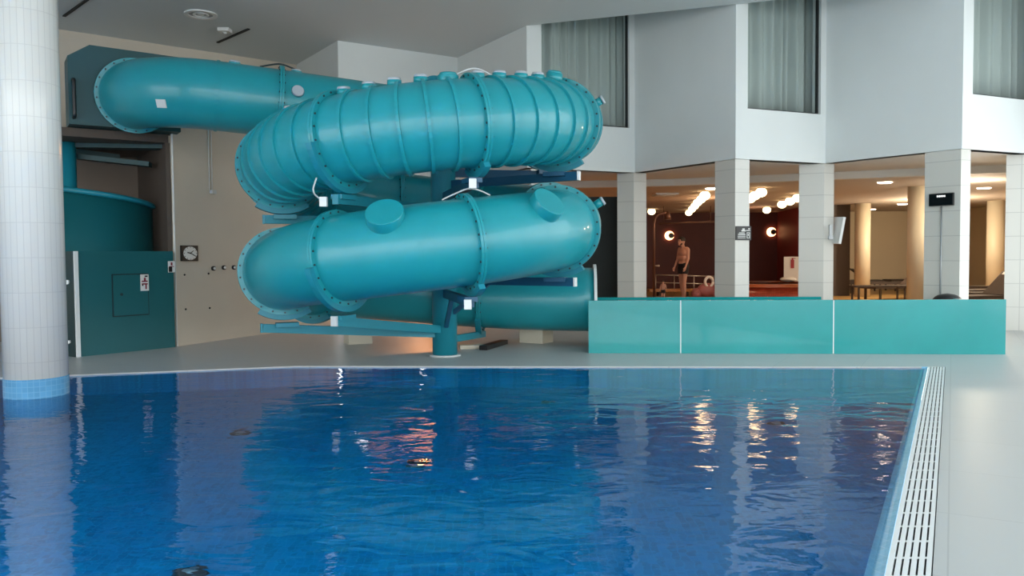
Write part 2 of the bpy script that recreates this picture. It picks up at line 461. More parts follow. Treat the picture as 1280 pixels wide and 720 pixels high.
# windows with their curtains
places = ['over the coiled slide', 'above the pillar with the black sign', 'by the screen pillar', 'unused']
for k, (a, c, zs, d) in enumerate(wins):
    nrm = V((-d.y, d.x)); D3 = V((d.x, d.y, 0)); N3 = V((nrm.x, nrm.y, 0))
    a3 = V((a.x, a.y, 0)); c3 = V((c.x, c.y, 0)); W = (c3 - a3).length; mid = (a3 + c3) / 2
    root = bpy.data.objects.new('window_%d' % (k + 1), None); col.objects.link(root); root.location = mid + V((0, 0, zs)); root['kind'] = 'structure'
    b = MB()
    for t in (0.014, W - .014): b.box(a3 + D3 * t + N3 * .08 + V((0, 0, (zs + ZT) / 2)), (.028, .05, ZT - zs), D3, N3)
    b.box(mid + N3 * .08 + V((0, 0, zs + .014)), (W, .05, .028), D3, N3)
    f = b.build('window_frame', M['frame_dark'], root)
    b = MB(); b.box(mid + N3 * .08 + V((0, 0, (zs + ZT) / 2)), (W - .05, .012, ZT - zs - .05), D3, N3)
    b.build('glass_pane', M['glass'], root)
    # curtain
    b = MB(); nn = 220; rnd = random.Random(k + 3); ph = [rnd.random() * 6 for _ in range(4)]
    rows = []
    for z in (zs + .02, 4.6, 5.5, ZT - .02):
        r_ = []
        for j in range(nn + 1):
            t = j / nn; x = t * (W + .62) - .05
            w_ = (.03 + .03 * math.sin(x * 2.3 + ph[2]) ** 2) * math.sin(x * 30 + ph[0] + 1.6 * math.sin(x * 5 + ph[1])) + .05 * math.sin(x * 13 + ph[2]) * math.sin(x * 3 + ph[3])
            w_ *= (1.0 + .15 * math.sin(z * 2 + x * 4))
            r_.append(b.bm.verts.new(a3 + D3 * x + N3 * (.36 + w_) + V((0, 0, z))))
        rows.append(r_)
    for A, B in zip(rows, rows[1:]):
        for j in range(nn): b.facev([A[j], A[j + 1], B[j + 1], B[j]], None, True)
    o = b.build('curtain', M['curtain'])
    sm = o.modifiers.new('solid', 'SOLIDIFY'); sm.thickness = .004
    tag(o, 'sage grey pleated curtain hanging in the upper window ' + places[k], 'curtain', 'upper window curtains', 'thing')
# enclosure of the upper storey, side walls, front lintel
b = MB()
wall(b, V((-3.2, 18.5)), V((XR, 18.5)), SOF, 6.5, .2)
struct(b.build('wall_upper_back', M['wall']))
b = MB(); b.prism([(XL - .2, 2.8), (XL, 2.8), (XL, YB), (XL - .2, YB)], -1.4, H + .2); struct(b.build('wall_left', M['wall']))
b = MB()
b.prism([(XR, 13.0), (XR + .2, 13.0), (XR + .2, YB), (XR, YB)], -.2, SOF + .1)
b.prism([(XF, 12.8), (XR, 12.8), (XR, 13.0), (XF, 13.0)], -.2, SOF + .1)
b.prism([(XF, 11.6), (XF + .2, 11.6), (XF + .2, 18.5), (XF, 18.5)], SOF, 6.6)
for y in (-3, .6, 4.2, 7.8, 11.4): b.prism([(XF, y), (XF + .2, y), (XF + .2, y + .2), (XF, y + .2)], -.2, H)
struct(b.build('wall_right', M['wall']))
b = MB()
for x in (-12, -8.2, -4.4, -.6, 3.2, 7.0): b.prism([(x, YN - .2), (x + .2, YN - .2), (x + .2, YN), (x, YN)], -.2, H)
struct(b.build('wall_front', M['wall']))

# ------------------------------------------------------------------ left back wall, clock wall, tower
b = MB()
wall(b, V((XL, 10.9)), V((-8.26, 14.5)), 0, H); wall(b, V((-8.26, 14.5)), U, 0, H)
struct(b.build('wall_back_beige', M['wall_beige']))
C0 = V((-4.95, 11.85)); C1 = V((-3.32, 15.55))
p = G(222, 433); q = G(420, 405)
C0 = V((p.x, p.y)); C1 = V((q.x, q.y)); C1 = C0 + (C1 - C0) * 1.02
b = MB(); wall(b, C0, C1, 0, 4.1, .04)
cw = struct(b.build('wall_clock', M['wall_beige']))
cd = (C1 - C0).normalized(); cn = V((cd.y, -cd.x)); CD = V((cd.x, cd.y, 0)); CN = V((cn.x, cn.y, 0))
TW1 = V((-6.25, 13.6)); TW2 = V((-9.2, 12.2))
b = MB(); wall(b, TW1, C0 + V((-.05, .02)), 0, 3.0, -.06); struct(b.build('wall_stair_right', M['wall_brown']))
b = MB(); wall(b, TW2, TW1, 0, 3.0, .15); struct(b.build('wall_stair_back', M['stair_shade']))
b = MB(); b.prism([(C0.x - .06, C0.y), (TW1.x, TW1.y + .2), (TW2.x, TW2.y + .2), (-9.2, 10.9), (-6.6, 10.75)], 3.0, 3.12); struct(b.build('floor_platform', M['wall_brown']))
# white corner bead
b = MB(); b.box(V((C0.x, C0.y, 2.05)) + CN * .005 - CD * .01, (.012, .02, 4.1), CD, CN); struct(b.build('trim_3', M['white_mat']))
def on_clock_wall(px, py):
    v = ray(px, py); o = V((C0.x, C0.y, 0)); t = (o - CAM).dot(CN) / v.dot(CN); return CAM + v * t

# clock
cp = on_clock_wall(235.3, 316.6)
ck = thing('wall_clock', cp, 'square black wall clock with white round dial on beige wall', 'clock')
X = CD; Z = V((0, 0, 1))
# size in wall plane: 20px wide
e = (on_clock_wall(245.5, 316) - on_clock_wall(225.5, 317)).length; hgt = (on_clock_wall(235, 307) - on_clock_wall(235, 326.5)).length
b = MB(); b.box(cp + CN * .02, (e, .04, hgt), CD, CN); b.build('case', M['black'], ck)
sx = e / hgt
b = MB()
n_ = 40
ctr = cp + CN * .042
ring = [ctr + X * (math.cos(2 * PI * k / n_) * hgt * .43 * sx) + Z * (math.sin(2 * PI * k / n_) * hgt * .43) for k in range(n_)]
b.use(M['white']).face(ring); b.use(M['black'])
for k in range(12):
    t = 2 * PI * k / 12; d = X * math.cos(t) * sx + Z * math.sin(t)
    b.bar(ctr + d * hgt * .36 + CN * .003, ctr + d * hgt * .41 + CN * .003, .008, .004, CN)
b.build('dial', None, ck)
for nm, t, l, wd in (('hour_hand', 2.9, .2, .016), ('minute_hand', -.55, .36, .012), ('second_hand', .75, .25, .008)):
    b = MB(); d = X * math.cos(t) * sx + Z * math.sin(t); b.bar(ctr - d * hgt * .05 + CN * .006, ctr + d * hgt * l + CN * .006, wd, .004, CN); b.build(nm, M['black'], ck)
# spotlights and little fixings on the wall
for px, py, lab in ((266, 335.5, 'first'), (279, 334.5, 'middle'), (291.5, 334.3, 'last')):
    p = on_clock_wall(px, py); o = thing('wall_spout', p, {'first': 'small round wall nozzle nearest the clock', 'middle': 'small round wall nozzle, second of three from the clock', 'last': 'small round wall nozzle nearest the teal slide'}[lab], 'nozzle', 'wall nozzles beside the clock')
    b = MB(); b.cyl(p, p + CN * .03, .036, .036, 20); b.build('collar', M['black'], o)
    b = MB(); b.ball(p + CN * .035 + V((.0, 0, .0)), .022, 12, 8); b.build('nozzle', M['white'], o)
for px, py, lab in ((230.5, 343.5, 'small dark wall plug under the clock, upper one'), (260.5, 342, 'small dark wall plug under the first nozzle, upper one'), (232, 386.5, 'small dark wall plug low under the clock'), (262, 385, 'small dark wall plug low under the first nozzle')):
    p = on_clock_wall(px, py); b = MB(); b.cyl(p, p + CN * .012, .016, .013, 12); tag(b.build('wall_plug', M['black']), lab, 'wall plug', 'wall plugs', 'thing')
# thin twin pipe coming down the wall
p0 = on_clock_wall(262.5, 240); 
pp = thing('twin_conduit', p0, 'thin white twin conduit running down the beige wall', 'pipe')
for px in (260.8, 264.0):
    a = on_clock_wall(px, 238); b = MB(); b.cyl(a + CN * .02, V((a.x, a.y, 4.08)) + CN * .02, .011, .011, 10); b.build('pipe', M['white_mat'], pp)
b = MB(); b.box(on_clock_wall(264.5, 240) + CN * .03, (.09, .05, .06), CD, CN); b.build('end_box', M['light_grey'], pp, .008)

# tower: flat teal front panel with hatch, side panel, curved stair panel
A_ = G(100, 446); B_ = G(221.5, 433.5); A_ = V((A_.x, A_.y, 0)); B_ = V((B_.x, B_.y, 0)); B_ = B_ - (B_ - A_).normalized() * .03
pd = (B_ - A_).normalized(); pn = V((pd.y, -pd.x, 0)); PH = 1.41
tw = thing('stair_tower', (A_ + B_) / 2, 'dark teal stair enclosure with hatch beside the beige clock wall', 'stair tower')
def on_panel(px, py):
    v = ray(px, py); t = (A_ - CAM).dot(pn) / v.dot(pn); return CAM + v * t
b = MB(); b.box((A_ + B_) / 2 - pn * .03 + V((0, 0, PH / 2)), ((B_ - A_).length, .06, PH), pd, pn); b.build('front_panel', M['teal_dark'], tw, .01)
h0, h1, h2 = on_panel(142, 394), on_panel(185, 393), on_panel(142, 343)
b = MB(); hw = (h1 - h0).length; hh = h2.z - h0.z; hc = (h0 + h1) / 2 + V((0, 0, hh / 2))
b.use(M['bolt']).box(hc + pn * .004, (hw + .03, .008, hh + .03), pd, pn); b.use(M['teal_dark']).box(hc + pn * .009, (hw, .018, hh), pd, pn); ht = b.build('hatch', None, tw)
b = MB(); b.cyl(on_panel(151, 368) + pn * .01, on_panel(151, 368) + pn * .03, .02, .02, 16); b.build('latch', M['bolt'], ht)
# white edge strip and side panel going back
b = MB(); b.box(A_ - pd * .02 - pn * .0 + V((0, 0, PH / 2)), (.045, .05, PH), pd, pn); b.build('edge_strip', M['white'], tw)
Sd = V((-.9, .55, 0)).normalized()
b = MB(); b.bar(A_ - pd * .05 + V((0, .03, PH / 2)), A_ - pd * .05 + Sd * 1.4 + V((0, .03, PH / 2)), .05, PH); b.build('side_panel', mat('dark_green_panel', (.012, .035, .038), .35), tw)
for zz, rr in ((1.0, .03), (.2, .022)):
    b = MB(); q = A_ - pd * .05 + Sd * .13 + V((0, -.0, zz)); b.cyl(q, q + V((-.0, -.05, 0)), rr, rr, 12); b.build('knob', M['white'], tw)
# curved panel
b = MB(); cc = V((-6.28, 12.18)); R = .78; nn = 28; rows = []
for j in range(nn + 1):
    t = math.radians(200 + (372 - 200) * j / nn); zt = 2.42 - .32 * (j / nn)
    o_ = V((math.cos(t), math.sin(t)))
    rows.append([b.bm.verts.new((cc.x + o_.x * rr, cc.y + o_.y * rr, z)) for rr, z in ((R, 0), (R, zt), (R - .05, zt), (R - .05, 0))])
for A, B in zip(rows, rows[1:]):
    for k in range(3): b.facev([A[k], A[k + 1], B[k + 1], B[k]], None, k != 1)
b.facev(rows[0]); b.facev(rows[-1])
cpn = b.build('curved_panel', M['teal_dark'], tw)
b = MB(); pts = []
for j in range(nn + 1):
    t = math.radians(200 + (372 - 200) * j / nn); zt = 2.42 - .32 * (j / nn); pts.append((cc.x + math.cos(t) * (R + .01), cc.y + math.sin(t) * (R + .01), zt))
b.tube(pts, .04, 10); b.build('rim', M['teal_steel'], cpn)
b = MB(); t = math.radians(256); q = V((cc.x + math.cos(t) * (R + .012), cc.y + math.sin(t) * (R + .012), 0))
b.use(M['teal_dark']).box(q + V((0, 0, 1.2)), (.07, .03, 2.35)); b.use(M['bolt'])
for k in range(9): b.cyl(q + V((-.0, -.012, 1.42 + k * .1)), q + V((0, -.03, 1.42 + k * .1)), .012, .012, 8)
b.build('seam', None, cpn)
# stair boards and post
for (px0, y0, px1, y1, dpt, th) in ((97, 181.5, 205, 183, 11.85, .09), (95, 196, 188, 206, 12.0, .07), (95, 190, 150, 197, 12.35, .07)):
    a = at(px0, y0, dpt); c = at(px1, y1, dpt + .25); b = MB(); b.bar(a, c, .26, th); b.build('stair_board', M['board_shaded'], tw)
a = at(85, 200, 11.72); b = MB(); b.cyl((a.x, a.y, 0), (a.x, a.y, 3.0), .11, .11, 20); b.build('post', M['teal_steel'], tw)

# signs on the tower
def small_sign(name, c, nrm, xd, w, h, label, rows_):
    s = thing(name, c, label, 'sign')
    zz = V((0, 0, 1))
    b = MB(); b.box(c + nrm * .027, (w, .012, h), xd, nrm); b.build('board', M['white_mat'], s)
    for nm, mt_, (x0, y0, x1, y1) in rows_:
        b = MB(); b.box(c + nrm * .034 + xd * ((x0 + x1) / 2 - .5) * w + zz * ((y0 + y1) / 2 - .5) * h, (abs(x1 - x0) * w, .004, abs(y1 - y0) * h), xd, nrm); b.build(nm, mt_, s)
    return s
c = on_panel(179.5, 353.2); w_ = (on_panel(184.6, 353) - on_panel(174.6, 353)).length; h_ = on_panel(179, 343).z - on_panel(179, 363.5).z
small_sign('safety_sign', c, pn, pd, w_, h_, 'small white safety sign with dark red symbols on the hatch', [
    ('pictogram', M['dark_red'], (.12, .54, .85, .62)), ('pictogram', M['dark_red'], (.4, .54, .62, .8)), ('pictogram', M['black'], (.5, .84, .85, .93)),
    ('pictogram', M['dark_red'], (.12, .38, .85, .46)), ('pictogram', M['dark_red'], (.55, .1, .72, .42)), ('pictogram', M['black'], (.14, .3, .3, .42))])
c = on_panel(213.2, 333.5); w_ = (on_panel(217.5, 333) - on_panel(209, 333)).length; h_ = on_panel(213, 327).z - on_panel(213, 341).z
small_sign('notice_sign', c, pn, pd, w_, h_, 'little red and black notice at top corner of teal enclosure', [
    ('pictogram', M['dark_red'], (.35, .62, .6, .9)), ('pictogram', M['black'], (.02, .05, .55, .5)), ('pictogram', M['dark_red'], (.1, .5, .8, .56))])

# ------------------------------------------------------------------ water slide
TR = .460
CX, CY, R = -1.08, 10.05, 1.73
FR = .515
def zt(th): return 2.70 + (th - 24) / 45 * .155
def hel(th):
    t = math.radians(th); return V((CX + R * math.sin(t), CY - R * math.cos(t), zt(th)))
# entry path, from the start box to the helix
HD = math.radians(200); hd = V((math.cos(HD), math.sin(HD)))          # heading going upstream
h200 = hel(200)
Lb = 2.42; st = V((h200.x, h200.y)) + hd * Lb
rb = 1.1; ctrb = st + V((hd.y, -hd.x)) * rb
entry = []
for k in range(0, 25):
    a = math.radians(78) * k / 24; h = HD - a
    pt = ctrb + V((-math.sin(h), math.cos(h))) * rb
    entry.append((pt.x, pt.y))
entry_b = [V((p[0], p[1], 3.48 + .10 * i / 24)) for i, p in enumerate(entry)]
str_b = []
for k in range(12, -1, -1):
    L = Lb * k / 12; p = V((h200.x, h200.y)) + hd * L; str_b.append(V((p.x, p.y, h200.z + (3.48 - h200.z) * L / Lb)))
slide = thing('water_slide', V((-.885, 10.45, 0)), 'big coiled teal tube slide on a round pillar beside the pool', 'water slide')

def sweep(b, pts, r, n=44, tang=None, uvoff=0):
    rings = []
    for i, p in enumerate(pts):
        T = tang[i] if tang else (pts[min(i + 1, len(pts) - 1)] - pts[max(i - 1, 0)])
        s, u = frame(T.normalized())
        rings.append([b.bm.verts.new(p + (s * math.cos(2 * PI * k / n) + u * math.sin(2 * PI * k / n)) * r) for k in range(n)])
    for A, B in zip(rings, rings[1:]):
        for k in range(n): b.facev([A[k], A[(k + 1) % n], B[(k + 1) % n], B[k]], None, True)
    return rings
def flange(p, T, cradle=None):
    b = MB(); b.use(M['teal'])
    T = T.normalized()
    b.band(p - T * .0155, T, TR - .01, FR, .014, 56); b.band(p + T * .0155, T, TR - .01, FR, .014, 56)
    b.use(M['bolt']); s, u = frame(T)
    for k in range(22):
        t = 2 * PI * (k + .5) / 22; o_ = p + (s * math.cos(t) + u * math.sin(t)) * .49
        b.cyl(o_ - T * .04, o_ + T * .04, .0105, .0115, 8)
    f = b.build('flange', None, slide)
    if cradle:
        b = MB(); b.band(p, T, FR + .001, .575, .034, 20, math.radians(cradle[0]), math.radians(cradle[1])); b.build('cradle', M['teal_steel'], f)
    return f
def htan(th):
    t = math.radians(th); return -V((R * math.cos(t), R * math.sin(t), .155 / 45 * 180 / PI)).normalized()
segs = []
# entry bend + straight
pts = entry_b[::-1]
b = MB(); sweep(b, pts, TR); b.build('tube_segment', M['teal'], slide)
flange(pts[0], pts[1] - pts[0]); 
b = MB(); 
bb = entry_b[0:1] + str_b[1:]
sweep(b, str_b, TR); b.build('tube_segment', M['teal'], slide)
T = (str_b[1] - str_b[0])
ks = 5
flange(str_b[4], T)
b = MB(); b.band(str_b[0], T, TR - .01, TR + .012, .02, 44); b.build('seam', M['teal'], slide)
# helix
marks = [200, 160, 115, 70, 23, -24, -69, -114, -159, -206, -245, -290, -339, -385, -428, -474, -540]
for i in range(len(marks) - 1):
    a0, a1 = marks[i], marks[i + 1]; n = 16
    ths = [a0 + (a1 - a0) * k / n for k in range(n + 1)]
    b = MB(); sweep(b, [hel(t) for t in ths], TR, 48, [htan(t) for t in ths])
    if -118 < a1 and a0 < 165:
        for k in range(1, 6):
            t = a0 + (a1 - a0) * k / 6; b.band(hel(t), htan(t), TR - .01, TR + .026, .017, 48)
    b.build('tube_segment', M['teal'], slide)
    if i: flange(hel(a0), htan(a0), cradle=(190, 330) if a0 in (-24, -385) else (238, 302))
# exit straight into the run-out
e0 = hel(-540); ex = V((1.20, 11.62, .66))
pts = []
t0 = V((1, 0, -.1)); 
for k in range(15):
    t = k / 14; q = (e0 * (1 - t) ** 3 + (e0 + V((.75, 0, -.06))) * 3 * t * (1 - t) ** 2 + (ex - V((.8, -.05, 0))) * 3 * t * t * (1 - t) + ex * t ** 3); pts.append(q)
b = MB(); A = sweep(b, pts, TR, 48); B = sweep(b, pts, TR - .012, 48)
for k in range(48): b.facev([A[-1][k], A[-1][(k + 1) % 48], B[-1][(k + 1) % 48], B[-1][k]])
b.build('tube_segment', M['teal'], slide)
flange(pts[0], pts[1] - pts[0])
flange(pts[4], pts[5] - pts[4])
b = MB(); T = (pts[-1] - pts[-2]).normalized(); b.band(pts[-1], T, TR - .012, TR + .05, .02, 48); b.build('exit_rim', M['white'], slide)
def soft(p):
    for _ in range(3):
        q = [p[0]]
        for a, c in zip(p, p[1:]): q += [a * .75 + c * .25, a * .25 + c * .75]
        p = q + [p[-1]]
    return p
# round light ports: (theta, angle up from outward, radius, height, material, name)
def port(th, ang, r, h, mt_cap, name, lens=None, lr=None, tilt=0):
    t = math.radians(th); out = V((math.sin(t), -math.cos(t), 0)); a = math.radians(ang)
    n_ = (out * math.cos(a) + V((0, 0, 1)) * math.sin(a)).normalized(); p = hel(th) + n_ * (TR - .05 if r > .1 else TR - .015)
    b = MB(); b.cyl(p, p + n_ * (h + .05), r, r, 36); o_ = b.build(name, mt_cap, slide, .008 if r > .1 else 0)
    if lens:
        b = MB(); b.cyl(p + n_ * (h + .045), p + n_ * (h + .075), lr, lr * .85, 28); b.build('lens', lens, o_)
    return o_
def th_px(px, ang, base=0):
    lo, hi = base - 80, base + 80
    def f(th):
        t = math.radians(th); a = math.radians(ang); p = hel(th) + (V((math.sin(t), -math.cos(t), 0)) * math.cos(a) + V((0, 0, 1)) * math.sin(a)) * TR - CAM
        return 640 + F_PX * p.dot(RX) / p.dot(fwd)
    for _ in range(40):
        m_ = (lo + hi) / 2
        if f(m_) < px: lo = m_
        else: hi = m_
    return lo
port(th_px(482, 46, -360), 46, .195, .085, M['teal'], 'inspection_cover'); port(th_px(682, 40, -360), 40, .19, .085, M['teal'], 'inspection_cover')
for px in (363, 430, 461, 493, 526, 597, 624, 651, 672): port(th_px(px, 86), 86, .075, .012, M['teal'], 'light_port', M['lens'], .075)
port(th_px(560, 88), 88, .11, .045, M['teal'], 'light_port', M['teal'], .10); port(th_px(692, 82), 82, .095, .05, M['teal'], 'light_port', M['teal'], .09)
port(th_px(543, 112), 112, .10, .05, M['teal_steel'], 'light_port')
port(82, 30, .05, .05, M['teal'], 'spray_nozzle', M['lens'], .06); port(-360 + 84, 32, .05, .06, M['teal'], 'spray_nozzle', M['lens'], .06)
def eport(k, ang, r=.075):
    p = str_b[k]; T = (str_b[min(k + 1, 12)] - str_b[max(k - 1, 0)]).normalized(); s, u = frame(T); a = math.radians(ang)
    n_ = s * math.cos(a) + u * math.sin(a)
    if n_.y > 0 and abs(math.cos(a)) > .3: n_ = -s * math.cos(a) + u * math.sin(a)
    b = MB(); b.cyl(p + n_ * (TR - .015), p + n_ * (TR + .012), r, r, 28); o_ = b.build('light_port', M['teal'], slide)
    b = MB(); b.cyl(p + n_ * (TR + .01), p + n_ * (TR + .035), r, r * .85, 28); b.build('lens', M['lens'], o_)
eport(1, 80); eport(5, 88); eport(5, 14, .085)
b = MB(); p_ = str_b[4]; T = (str_b[5] - str_b[3]).normalized(); s_, u_ = frame(T)
b.tube(soft([p_ - T * .28 + u_ * (TR + .01), p_ - T * .1 + u_ * (TR + .07), p_ + u_ * (TR + .09), p_ + T * .12 + u_ * (TR + .06), p_ + T * .25 + u_ * (TR + .02)]), .012, 8); b.build('cable', M['bolt'], slide)
# white sticker on the entry tube
v = ray(200.5, 129); 
b = MB(); a_ = entry_b[3]
best = None
for k in range(len(entry_b)):
    for g in range(-30, 31, 2):
        i0 = max(k - 1, 0); T = (entry_b[min(k + 1, 24)] - entry_b[i0]).normalized(); s, u = frame(T)
        for sg in (1, -1):
            n_ = s * sg * math.cos(math.radians(g)) + u * math.sin(math.radians(g)); p = entry_b[k] + n_ * (TR + .004)
            if (p - CAM).dot(n_) < 0:
                d = (p - CAM) - v * ((p - CAM).dot(v) / v.dot(v))
                if best is None or d.length < best[0]: best = (d.length, p, n_, T)
_, p, n_, T = best
b.box(p, (.13, .012, .11), T, n_, T.cross(n_)); b.build('sticker', M['white_mat'], slide)
# start box: chamfered hood behind the first flange
hb = -(entry_b[-2] - entry_b[-1]).normalized(); fx = V((hb.y, -hb.x, 0)); p = entry_b[-1]
b = MB(); z0, z1, ch = 3.13, 4.22, .18
xa, xb = -.82, .60
prof = [(xa, z0), (xb, z0), (xb, z1 - .02), (xa + ch * 1.5, z1), (xa, z1 - ch)]
f1 = [V((p.x, p.y, 0)) + V((hb.x, hb.y, 0)) * .03 + fx * x + V((0, 0, z)) for x, z in prof]; f2 = [q + V((hb.x, hb.y, 0)) * .45 for q in f1]
b.face(f1); b.face(f2[::-1])
for k in range(5): b.face([f1[k], f1[(k + 1) % 5], f2[(k + 1) % 5], f2[k]])
sb = b.build('start_box', mat('shaded_teal_hood', (.005, .06, .068), .45), slide, .02)  # teal hood colour darkened to carry the dimness near the ceiling
b = MB(); hv = V((hb.x, hb.y, 0)); q_ = f1[0] + fx * .06
zz_ = lambda z, o: V((q_.x, q_.y, z)) - hv * o
b.tube(soft([zz_(3.72, -.01), zz_(3.72, .09), zz_(3.66, .10), zz_(3.28, .10), zz_(3.22, .09), zz_(3.22, -.01)]), .025, 8); b.build('hand_rail', M['black'], sb)
# pillar with arms
pl = V((-.885, 10.45, 0)); 
b = MB(); b.cyl(pl + V((0, 0, .02)), pl + V((0, 0, 2.95)), .162, .162, 36); pole = b.build('support_pole', M['teal_steel'], slide)
b = MB(); b.cyl(pl, pl + V((0, 0, .022)), .205, .205, 36); b.build('base_plate', M['light_grey'], pole)
def arm(th, dz=.63, lowz=None, ext=.12, mt_='teal_steel', strut=False):
    p = hel(th); t = math.radians(th); out = V((math.sin(t), -math.cos(t), 0))
    z = p.z - dz; tip = V((p.x, p.y, z)) + out * ext
    zr = z if lowz is None else lowz
    d = V((tip.x - pl.x, tip.y - pl.y, 0)).normalized()
    b = MB(); b.bar(V((pl.x, pl.y, zr)) + d * .14, tip, .07, .10)
    b.bar(V((p.x, p.y, z + .03)) - out * .16, V((p.x, p.y, z + .03)) + out * .10, .14, .05)
    o_ = b.build('support_arm', M[mt_], slide)
    b = MB(); b.box(tip + out * .01, (.025, .075, .105), out, V((out.y, -out.x, 0))); b.build('end_cap', M['white'] if th in (70, -290) else M['light_grey'] if th == -385 else M[mt_], o_)
    if strut:
        b = MB(); b.bar(V((pl.x, pl.y, zr - .42)) + d * .15, V((pl.x, pl.y, zr)) + d * .75, .05, .05); b.build('strut', M['navy_steel'], o_)
for th in (-339,): arm(th, .63, None, .05, 'navy_steel', True)
arm(-290, .63, None, .2, 'navy_steel', True)
arm(-385, .66, .36, .12); arm(-428, .66, .30, .25)
arm(-69, .63, None, .2); arm(-24, .63, None, .1); arm(23, .63, None, .05, 'navy_steel'); arm(70, .63, None, .25, 'navy_steel')
arm(-114, .63, None, .0, 'navy_steel'); arm(115, .63, None, 0, 'navy_steel'); arm(160, .63, None, 0, 'navy_steel'); arm(-159, .63, None, 0, 'navy_steel'); arm(-206, .63, None, 0, 'navy_steel'); arm(-245, .63, None, 0, 'navy_steel')
# low arm to the exit flange
q = pts[4]
b = MB(); d = V((q.x - pl.x, q.y - pl.y, 0)).normalized()
b.bar(pl + d * .14 + V((0, 0, .20)), V((q.x, q.y, q.z - .56)) + d * .05, .07, .09); o_ = b.build('support_arm', M['teal_steel'], slide)
b = MB(); b.band(q, pts[5] - pts[4], FR + .002, .57, .04, 18, math.radians(215), math.radians(325)); b.build('cradle', M['teal_steel'], o_)
# cables with small white junction boxes at the flanges
for th, zf, dx in ((23, 1, .06), (-339, 1, .05), (-24, -1, -.05)):
    p = hel(th); T = htan(th); t = math.radians(th); out = V((math.sin(t), -math.cos(t), 0))
    b = MB()
    if zf > 0: cpts = [p + V((0, 0, TR + .01)) - T * .25, p + V((0, 0, TR + .07)) - T * .12 + out * .05, p + V((0, 0, TR + .105)) + out * .05, p + V((0, 0, TR + .07)) + T * .12 + out * .05, p + V((0, 0, TR + .01)) + T * .28]
    else: cpts = [p - V((0, 0, .42)) + out * .36 + T * .05, p - V((0, 0, .56)) + out * .40 + T * .08, p - V((0, 0, .62)) + out * .30 + T * .07]
    b.tube(soft(cpts), .009, 8); cab = b.build('cable', M['light_grey'], slide)
    b = MB(); b.box(p - V((0, 0, .64)) + out * .16 + T * (.06 if zf > 0 else .12), (.075, .06, .10)); b.build('junction_box', M['white'], slide, .008)

# concrete plinths below the coils
def plinth(px, pyb, w, rot, z1, label):
    p = G(px, pyb); b = MB(); X = V((math.cos(rot), math.sin(rot), 0)); Y = V((-X.y, X.x, 0))
    c = V((p.x, p.y, z1 / 2)) + V((0, w * .62, 0)); b.box(c, (w, w * .8, z1), X, Y)
    tag(b.build('concrete_plinth', M['plinth'], None, .012), label, 'plinth', 'plinths under the slide', 'thing')
plinth(444, 431, .36, .45, .47, 'cream concrete plinth under the left side of the coil')
plinth(671, 430, .40, -.55, .20, 'cream concrete plinth under the straight lower end of the slide')
# plate and bracket lying beside the pillar
o = thing('floor_bracket', G(612, 434), 'dark low metal bracket lying on the deck by the pillar', 'bracket')
b = MB(); p = G(588, 436); b.box(p + V((0, .1, .025)), (.32, .25, .05), V((1, .15, 0)), V((-.15, 1, 0))); b.build('plate', M['plinth'], o)
b = MB(); p = G(604, 438); q = G(630, 430); b.bar(p + V((0, 0, .035)), q + V((0, 0, .035)), .12, .06); b.build('rail', M['black'], o)

# ------------------------------------------------------------------ run-out trough
LB = G(735, 441.5); RB = G(1257.5, 443); zt0 = at(996, 375, (LB.y + RB.y) / 2).z
ro = thing('runout_trough', (LB + RB) / 2, 'long glossy teal run-out trough in front of the pillars', 'slide trough')
fd = (RB - LB).normalized(); fnn = V((fd.y, -fd.x, 0)); bk = -fnn
ts = [0, (855 - 735) / 522.5, (1047.5 - 735) / 522.5, 1]
Lf = (RB - LB).length
for a, c in zip(ts, ts[1:]):
    x0, x1 = a * Lf + .008, c * Lf - .008
    b = MB(); b.box(LB + fd * (x0 + x1) / 2 + bk * .025 + V((0, 0, zt0 / 2)), (x1 - x0, .05, zt0), fd, bk); b.build('side_panel', M['teal_panel'], ro, .012)
for a in ts[1:3]:
    b = MB(); b.box(LB + fd * a * Lf + bk * .03 + V((0, 0, zt0 / 2)), (.02, .05, zt0 * .99), fd, bk); b.build('joint_strip', M['white'], ro)
Wt = 1.42
xe = 3.35
b = MB(); b.box(LB + fd * (xe / 2 + .05) + bk * (Wt - .025) + V((0, 0, zt0 / 2 - .015)), (xe, .05, zt0 - .03), fd, bk); b.build('back_panel', M['teal_panel'], ro, .012)
b = MB(); b.box(LB + fd * (xe + (Lf - xe) / 2 + .05) + bk * (Wt - .025) + V((0, 0, zt0 / 2 - .06)), (Lf - xe - .1, .05, zt0 - .12), fd, bk); b.build('back_panel', M['teal_panel'], ro, .012)
b = MB(); b.box(RB - fd * .025 + bk * Wt / 2 + V((0, 0, zt0 / 2 - .03)), (.05, Wt - .1, zt0 - .06), fd, bk); b.build('end_panel', M['teal_panel'], ro, .012)
b = MB(); b.box(LB + fd * Lf / 2 + bk * Wt / 2 + V((0, 0, .12)), (Lf - .12, Wt - .1, .04), fd, bk); b.build('trough_floor', M['teal_panel'], ro)
# white curved lip where the tube enters
T3 = T = (pts[-1] - pts[-2]).normalized()
# black rubber bag behind the trough
p = at(1184, 374, 12.2)
o = thing('rubber_hood', (p.x, p.y, 0), 'black domed hood with pale teal skirt behind the trough by the screen pillar', 'hood')
b = MB(); b.ball((p.x, p.y, .55), .17, 24, 8, (1.3, 1, .75), 0.0, 1.0); b.build('dome', M['black'], o)
b = MB(); b.cyl((p.x, p.y, 0), (p.x, p.y, .58), .36, .30, 32); b.build('skirt', mat('pale_teal_plastic', (.30, .50, .50), .3), o)

